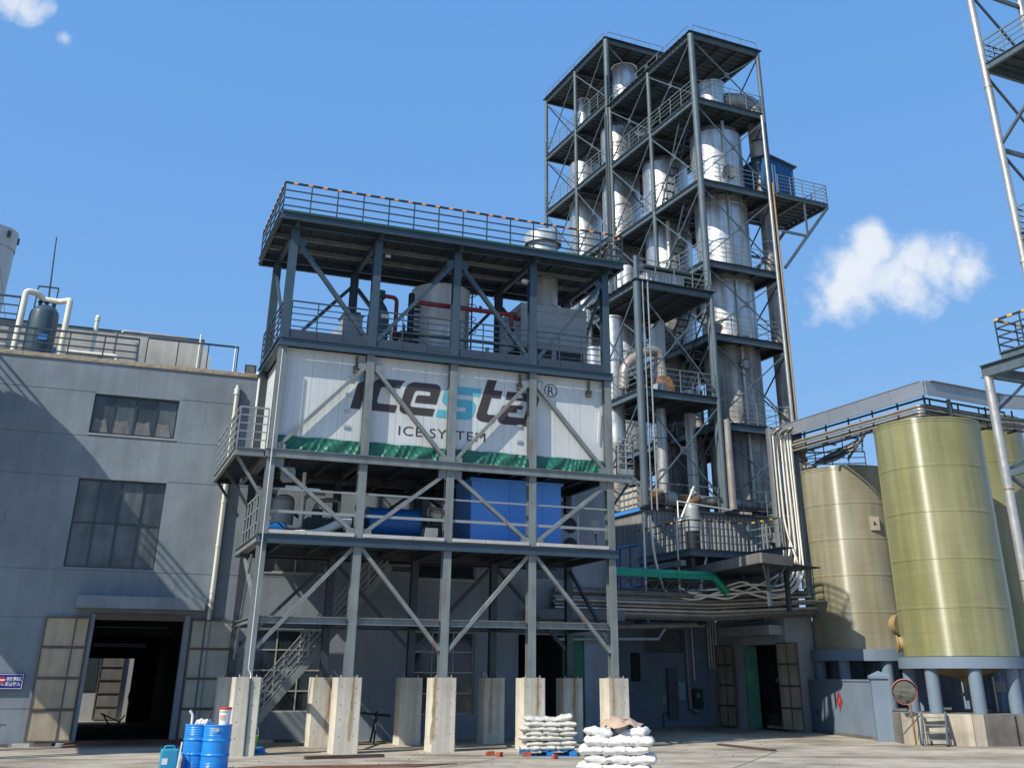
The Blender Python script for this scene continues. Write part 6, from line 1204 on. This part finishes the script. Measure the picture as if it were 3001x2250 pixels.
for z in (14.5, 23.7, 32.5):
    obj('strut', MB().bar((*q0, z), (X1, q0[1], z), .14, .2), 'steel_tower', R2)
    obj('strut', MB().bar((*q0, z+.2), (q0[0], Y1, z+3.9), .12), 'steel_tower', R2); obj('strut', MB().bar((*q0, z-.2), (X1, q0[1], z-3.6), .1), 'steel_tower', R2)
    obj('strut', MB().bar((*q0, z+3.9), (X1, q0[1], z+.3), .1), 'steel_tower', R2)
R3 = tthing('pipe_leg_platform', 'raised steel platform on a shiny silver leg at the right edge of the yard', 'platform')
g0 = (-1.57, -18.1)
for a, b in ((0, 4.8), (4.83, 7.6), (7.63, 11.35)): obj('leg', MB().tube((*g0, a), (*g0, b), .155, 20), 'silver_pipe', R3)
for z in (4.8, 7.6): obj('leg_band', MB().tube((*g0, z-.02), (*g0, z+.03), .16, 20), 'pipe_rusty', R3)
obj('leg', MB().tube((3.2, -18.1, 0), (3.2, -18.1, 11.35), .15, 16), 'silver_pipe', R3)
obj('main_beam', MB().ibeam((-1.6, -17.9, 11.55), (-1.6, -23.5, 11.55), .22, .42), 'steel_tower', R3); obj('main_beam', MB().ibeam((-1.6, -18.0, 11.55), (5, -18.0, 11.55), .2, .38), 'steel_tower', R3)
obj('upper_beam', MB().ibeam((-.15, -17.6, 12.35), (-.15, -23, 12.35), .16, .3), 'steel_tower', R3); obj('upper_beam', MB().ibeam((-.15, -17.6, 12.35), (5, -17.6, 12.35), .16, .3), 'steel_tower', R3)
obj('stub', MB().box(-.25, -.05, -17.9, -17.6, 11.75, 12.2), 'steel_tower', R3)
obj('deck', MB().box(-.15, 5, -23, -17.6, 12.5, 12.55), 'deck_dark', R3)
railing(R3, (-.15, -17.6, 12.55), (-.15, -23, 12.55), 1.15, 6, 4, 'rail_dark', 'rail_dark', 'hazard_yellow', r=.03, low=.25); railing(R3, (-.15, -17.6, 12.55), (5, -17.6, 12.55), 1.15, 6, 4, 'rail_dark', 'rail_dark', 'hazard_yellow', r=.03, low=.25)
obj('knee_brace', MB().bar((-1.5, -18.0, 10.1), (.2, -18.0, 11.3), .08).bar((-1.5, -18.1, 8.2), (1.6, -18.0, 9.6), .1).bar((-1.5, -18.1, 8.1), (1.2, -18.0, 6.8), .1), 'steel_tower', R3)
obj('side_bracket', MB().bar((-1.5, -18.15, 8.1), (-1.5, -21.5, 8.3), .12, .2), 'steel_tower', R3)

# ============================================================ YARD OBJECTS
def pallet(label, loc, rz, mat='blue_pallet', w=1.2, d=1.0, z=.14):
    t = thing('pallet', label, 'pallet', loc, rz, 'blue plastic pallets in the yard')
    for i in range(6): x = -w/2+(w-.14)*i/5; obj('top_board', MB().box(x, x+.14, -d/2, d/2, z-.025, z), mat, t)
    for y in (-d/2, -.07, d/2-.14):
        for x in (-w/2, -.1, w/2-.2): obj('block', MB().box(x, x+.2, y, y+.14, .02, z-.027), mat, t)
        obj('bottom_board', MB().box(-w/2, w/2, y, y+.14, 0, .018), mat, t)
    return t
def drum(label, loc, rz):
    t = thing('drum', label, 'drum', loc, rz, 'blue steel drums'); R, H = .295, .88
    prof = [(R-.01, 0), (R, .012)]
    for z in (.055, .085, .115, .145): prof += [(R, z-.01), (R+.005, z), (R, z+.01)]
    for z in (.30, .585): prof += [(R, z-.03), (R+.018, z), (R, z+.03)]
    for z in (.68, .715, .75, .785, .82): prof += [(R, z-.012), (R+.005, z), (R, z+.012)]
    prof += [(R, H-.01)]
    obj('body', MB().lathe((0, 0, 0), prof, 44), 'blue_drum', t); obj('rim', MB().lathe((0, 0, H-.02), [(R, 0), (R+.012, .01), (R+.008, .03), (R-.012, .03), (R-.015, .012)], 44), 'blue_trim', t)
    obj('lid', MB().lathe((0, 0, H-.025), [(R-.012, 0), (0, .003)], 40), 'blue_drum', t); obj('bung', MB().tube((.17, .05, H-.02), (.17, .05, H+.01), .035, 12), 'black', t)
    return t
pallet('blue pallet under the two blue drums at the bottom left', (-7.33, 26.1, 0), .25, w=1.5, d=1.2)
dr1 = drum('right and nearer of the two blue ribbed drums, carrying a small white pail', (-6.98, 26.0, .14), 0)
dr2 = drum('left and farther of the two blue ribbed drums', (-7.50, 26.35, .14), 1.2)
obj('scuffed_print', flat_poly([(.05+.07*math.cos(a), .79+.045*math.sin(a)) for a in [k*.42 for k in range(15)]], -.302), None, dr1).data.materials.append(M['unit_grey'])
PLl = thing('pail', 'small white pail with a red rim and a printed brown bowl on the right drum', 'pail', (-6.85, 25.98, 1.02)); obj('body', MB().lathe((0, 0, 0), [(0, 0), (.115, 0), (.13, .33), (.13, .34)], 28), 'white_plain', PLl); obj('red_rim', MB().lathe((0, 0, .31), [(.132, 0), (.138, .01), (.138, .035), (.13, .045), (0, .046)], 28), 'red_paint', PLl)
pr_ = MB().lathe((0, 0, .10), [(.1235, 0), (.1285, .1)], 8, math.radians(-130), math.radians(-70)); obj('printed_bowl', pr_, 'brown_plastic', PLl); obj('printed_dots', MB().lathe((0, 0, .255), [(.1305, 0), (.1318, .025)], 12, math.radians(-140), math.radians(-50)), 'brown_plastic', PLl)
RG = thing('rag_bundle', 'crumpled white rag and gloves lying on the left drum', 'rag', (-7.42, 26.2, 1.02))
for k in range(4): obj('fold', MB().path([(-.12+.08*k, -.05*k, .0), (-.1+.08*k, .02, .08+.03*(k % 2)), (-.02+.07*k, .06, .03)], .035, 8, .05), 'white_plain', RG)
obj('upright_nozzle', MB().path([(-.2, -.05, 0), (-.2, -.05, .2), (-.27, -.08, .28)], .03, 8, .06), 'white_plain', RG); obj('stick', MB().bar((.12, -.05, 0), (.2, .0, .3), .03), 'timber_dark', RG)
JC = thing('jerrycan', 'teal-blue plastic jerrycan with a white label standing left of the drums', 'jerrycan', (-7.95, 25.9, .14), .35)
jb = bmesh.new(); bmesh.ops.create_cube(jb, size=1.0); bmesh.ops.scale(jb, vec=(.38, .27, .42), verts=jb.verts); bmesh.ops.translate(jb, vec=(0, 0, .21), verts=jb.verts); bmesh.ops.bevel(jb, geom=jb.edges[:], offset=.05, segments=4, affect='EDGES', profile=.6)
me_ = bpy.data.meshes.new('body'); jb.to_mesh(me_); jb.free(); me_.materials.append(M['jerry']); [setattr(p, 'use_smooth', True) for p in me_.polygons]; obj('body', me_, None, JC)
obj('handle', MB().path([(-.13, 0, .41), (-.1, 0, .47), (.08, 0, .47), (.11, 0, .41)], .018, 8, .03), 'jerry', JC); obj('cap', MB().tube((.12, .06, .41), (.12, .06, .46), .035, 12), 'black', JC); obj('label_plate', MB().box(-.15, -.03, -.140, -.136, .12, .24), 'white_plain', JC)
PLK = thing('white_plank', 'narrow white strip leaning between jerrycan and drums', 'plank', (-7.72, 25.8, .14), .3); obj('strip', MB().bar((0, 0, 0), (.04, .1, .55), .03, .012), 'white_plain', PLK)
pallet('blue pallet with dark debris beside the leftmost concrete pier', (-8.35, 33.9, 0), .35)
DBR = thing('debris_heap', 'dark crumpled scrap lying on the blue pallet by the pier', 'scrap', (-8.5, 33.9, .14)); random.seed(3)
for k in range(9): a = random.random()*6.28; r = random.random()*.35; obj('scrap_piece', MB().bar((r*math.cos(a), r*math.sin(a), .03+.015*k), (r*math.cos(a)+random.uniform(-.3, .3), r*math.sin(a)+random.uniform(-.2, .2), .06+.015*k), .06, .03), ('black', 'timber_dark')[k % 2], DBR)
GB = thing('green_bucket', 'lime green bucket with a wire handle under the staircase', 'bucket', (-8.6, 36.0, 0)); obj('body', MB().lathe((0, 0, 0), [(0, 0), (.15, 0), (.2, .33), (.215, .34), (.2, .36), (.19, .33), (.14, .02)], 24), 'lime', GB); obj('handle', MB().path([(-.2, 0, .33), (-.16, 0, .6), (.16, 0, .6), (.2, 0, .33)], .012, 6, .1), 'rail_grey', GB)
# sacks
def sack_mesh(seed):
    rn = random.Random(seed); nx, ny = 14, 8; vs = []; fs = []
    for side in (1, -1):
        for iy in range(ny+1):
            for ix in range(nx+1):
                u = ix/nx*2-1; w = iy/ny*2-1; e = (1-abs(u)**3.2)*(1-abs(w)**2.8); e = max(e, 0)**.42
                pull = 1 - .05*(1-abs(w)**2)*(abs(u)**4) - .0; px = u*.5*(1-.06*(1-w*w)*abs(u)**3); py = w*.5*(1-.12*(1-u*u)*abs(w)**3)
                vs.append((px, py, side*.5*e*(1+.12*math.sin(u*7+seed)+.10*math.sin(w*6+u*4+seed*2)+.07*math.sin(u*17+w*3+seed)+.06*math.sin(u*5-w*13+seed*3)) + .06*math.sin(u*3+seed)*(1-e) + rn.uniform(-.012, .012)))
    m_ = (nx+1)*(ny+1)
    for s in range(2):
        for iy in range(ny):
            for ix in range(nx): k = s*m_+iy*(nx+1)+ix; fs.append((k, k+1, k+nx+2, k+nx+1))
    me = mesh_of(MB().add(vs, fs, True), 'sack', 'sack'); bm = bmesh.new(); bm.from_mesh(me); bmesh.ops.remove_doubles(bm, verts=bm.verts, dist=.02); bmesh.ops.recalc_face_normals(bm, faces=bm.faces); bm.to_mesh(me); bm.free(); return me
SM = [sack_mesh(k) for k in range(5)]; SMg = []
for m_ in SM: c = m_.copy(); c.materials.clear(); c.materials.append(M['sack_grey']); SMg.append(c)
ordn = ['bottom', 'second', 'third', 'fourth', 'fifth', 'sixth', 'seventh', 'eighth']
def pile(base, rz, layers, cols, rows, L, W, H, z0, meshes, where, grp, seed, top=()):
    rn = random.Random(seed); c_, s_ = math.cos(rz), math.sin(rz)
    def put(x, y, z, r, label, tilt=0, sc=1.0):
        o = bpy.data.objects.new('sack', rn.choice(meshes)); COL.objects.link(o); o.location = (base[0]+x*c_-y*s_, base[1]+x*s_+y*c_, z); o.rotation_euler = (rn.uniform(-.06, .06), tilt+rn.uniform(-.05, .05), rz+r+rn.uniform(-.09, .09)); o.scale = (L*rn.uniform(1.08, 1.2)*sc, W*rn.uniform(1.0, 1.12), H*rn.uniform(1.1, 1.32)); tag(o, label, 'sack', grp)
    colw = {1: ['only'], 2: ['left', 'right'], 3: ['left', 'middle', 'right']}[cols]
    for l in range(layers):
        for r in range(rows):
            for c in range(cols):
                sh = (.05 if l % 2 else -.05); x = (c-(cols-1)/2)*L*.93+sh+rn.uniform(-.02, .02); y = (r-(rows-1)/2)*W*.95+rn.uniform(-.02, .02)
                rowt = ['front', 'back', 'rear'][r] if rows > 1 else 'front'
                put(x, y, z0+H*(l+.5), 0, '%s %s sack in the %s layer of the %s' % (colw[c], rowt, ordn[l], where))
    for k, (x, y, z, r, tilt, lb) in enumerate(top): put(x, y, z, r, tilt=tilt, label=lb)
pallet('blue pallet under the cream sack pile before the fourth front pier', (.42, 33.6, 0), .12, w=1.5, d=1.15)
pile((.42, 33.6), .12, 6, 3, 2, .50, .58, .118, .14, SMg, 'far sack pile by the pier', 'cream sacks in the far pile', 4,
     top=[(-.42, -.1, .14+.118*6.6, .1, 0, 'plump sack on the top left of the far sack pile'), (.02, -.05, .14+.118*6.45, .0, .06, 'flat sack in the middle of the top of the far sack pile'), (.46, -.1, .14+.118*6.9, -.1, -.22, 'tilted sack on the top right of the far sack pile, its corner raised')])
pallet('blue pallet under the near white sack pile at the bottom edge', (1.37, 19.2, 0), -.1, w=1.25, d=1.1)
pile((1.37, 19.2), -.1, 8, 3, 2, .385, .52, .124, .14, SM, 'near bright white sack pile', 'white sacks in the near pile', 9,
     top=[(-.30, -.05, .14+.124*8.5, .15, 0.1, 'big white sack lying on the top left of the near pile'), (.30, .1, .14+.124*8.45, -.2, -.1, 'white sack with pointed corners on the top right of the near pile')])
WPK = thing('wrapped_pail', 'grey pail wrapped in crumpled brown plastic on top of the near sack pile', 'pail', (1.44, 19.3, .14+.124*8.3)); obj('pail', MB().lathe((0, 0, 0), [(0, 0), (.15, 0), (.17, .22), (0, .22)], 22), 'unit_grey', WPK)
random.seed(21); vs = []; fs = []; nr_, na_ = 7, 26
for i in range(nr_+1):
    for k in range(na_):
        a = 2*math.pi*k/na_; r = .02+.30*i/nr_; r *= 1+.16*math.sin(a*3+1)+.08*math.sin(a*7)
        z = .235 - .0*i + (-.12*((i-3)/4)**1.0 if i > 3 else 0) + .03*math.sin(a*5+i)*(i/nr_) + random.uniform(-.02, .02)
        vs.append((r*math.cos(a)*1.05, r*math.sin(a), z))
for i in range(nr_):
    for k in range(na_): fs.append((i*na_+k, i*na_+(k+1) % na_, (i+1)*na_+(k+1) % na_, (i+1)*na_+k))
obj('plastic_sheet', MB().add(vs, fs, True), 'brown_plastic', WPK)
# slab joints, tyre marks
for q, (x0_, y0_, x1_, y1_) in enumerate(((-22, 30.3, 14, 33.6), (-4.2, 24, -1.0, 32), (3.0, 24, 7.5, 36), (-16, 24.5, 12, 27.0))):
    o_ = obj('slab_joint', MB().bar((x0_, y0_, .004), (x1_, y1_, .004), .03, .003), 'concrete_dirty', bpy.data.objects['ground'])
# bricks
for k, (x, y, rz_, tz, lab) in enumerate(((-1.2, 33.3, .4, .0, 'red broken brick farthest left on the concrete near the pile'), (-.93, 32.9, 1.2, 0, 'flat red brick piece second from the left on the concrete'), (-.17, 33.0, .2, 0, 'upright red brick before the blue pallet of the far pile'), (.60, 32.1, .7, 0, 'small red brick bit, rightmost on the concrete'))):
    s = (.24, .12, .11) if k != 3 else (.15, .11, .1); b_ = obj('brick', MB().prism([(-s[0]/2, 0), (s[0]/2, 0), (s[0]/2, s[2]), (-s[0]*.3, s[2]), (-s[0]/2, s[2]*.7)], -s[1]/2, s[1]/2), 'brick_red'); tag(place(b_, (x, y, .002), rz_), lab, 'brick', 'loose red bricks on the ground')
ST_ = tag(place(obj('timber_plank', MB().box(-1.1, 1.1, -.12, .12, 0, .075), 'timber_dark'), (-5.1, 32.1, .002), .48), 'dark wooden plank lying before the second concrete pier', 'plank')
RPL = thing('rusty_plate', 'long brown rusty steel plate lying flat across the bottom of the yard', 'plate'); obj('plate', MB().add([(-7.4, 28.3, .004), (-2.9, 29.0, .004), (-1.9, 30.2, .004), (-6.6, 29.1, .004), (-7.4, 28.3, .018), (-2.9, 29.0, .018), (-1.9, 30.2, .018), (-6.6, 29.1, .018)], [(0,3,2,1), (4,5,6,7), (0,1,5,4), (1,2,6,5), (2,3,7,6), (3,0,4,7)]), 'rust_plate', RPL)
DPK = tag(place(obj('dark_strip', MB().box(-1.6, 1.6, -.1, .1, 0, .05), 'timber_dark'), (6.7, 37.2, .002), -1.2), 'long dark strip on the ground before the right doors', 'strip')  # flat dark strip laid on the concrete, one even colour
WKB = sthing('work_bench', 'dark tripod workbench and cutting stand in shade behind the second pier', 'bench')
for x in (3.9, 5.0): obj('leg', MB().bar((x, 4.6, 0), (x+.1, 4.8, .95), .05).bar((x, 5.1, 0), (x+.1, 4.8, .95), .05), 'black', WKB)
obj('top', MB().bar((3.8, 4.8, .97), (5.6, 4.9, .8), .08), 'black', WKB)
WNB = sthing('wall_notice', 'pale notice frame on the shaded wall behind the back row of piers', 'notice'); obj('frame', MB().box(9.35, 9.95, 6.24, 6.29, 1.0, 2.2), 'wall_pale', WNB); obj('panel', MB().box(9.42, 9.88, 6.22, 6.238, 1.35, 1.8), 'white_plain', WNB)
TAP = sthing('standpipe_tap', 'small T-shaped tap standing by the wall below the blue sign', 'tap'); obj('pipe', MB().path([(-6.6, 6.0, 0), (-6.45, 6.0, .6)], .02, 7).bar((-6.55, 6.0, .62), (-6.3, 6.0, .62), .05), 'door_frame', TAP)
WAL = sthing('floor_strip', 'row of dark low kerb blocks along the foot of the factory wall', 'kerb')
for k in range(18):
    x = -8.5+k*.62
    if -4.3 < x < -1.3: continue
    obj('block', MB().box(x, x+.5, 5.95, 6.2, 0, .09), 'door_frame' if k % 2 else 'concrete_edge', WAL)
random.seed(8); gm = MB()
for k in range(260):
    x, y = random.uniform(-9, 8), random.uniform(27, 41); s = random.uniform(.008, .03); gm.add([(x-s, y-s, .001), (x+s, y-s*.6, .001), (x+s*.7, y+s, .001), (x-s*.5, y+s*.8, .001), (x, y, s*1.1)], [(0,1,4), (1,2,4), (2,3,4), (3,0,4)])
gr = obj('grit', gm, 'concrete_dirty'); gr['kind'] = 'stuff'; gr['label'] = 'loose grit and crumbs scattered over the concrete yard'
bpy.context.view_layer.update()
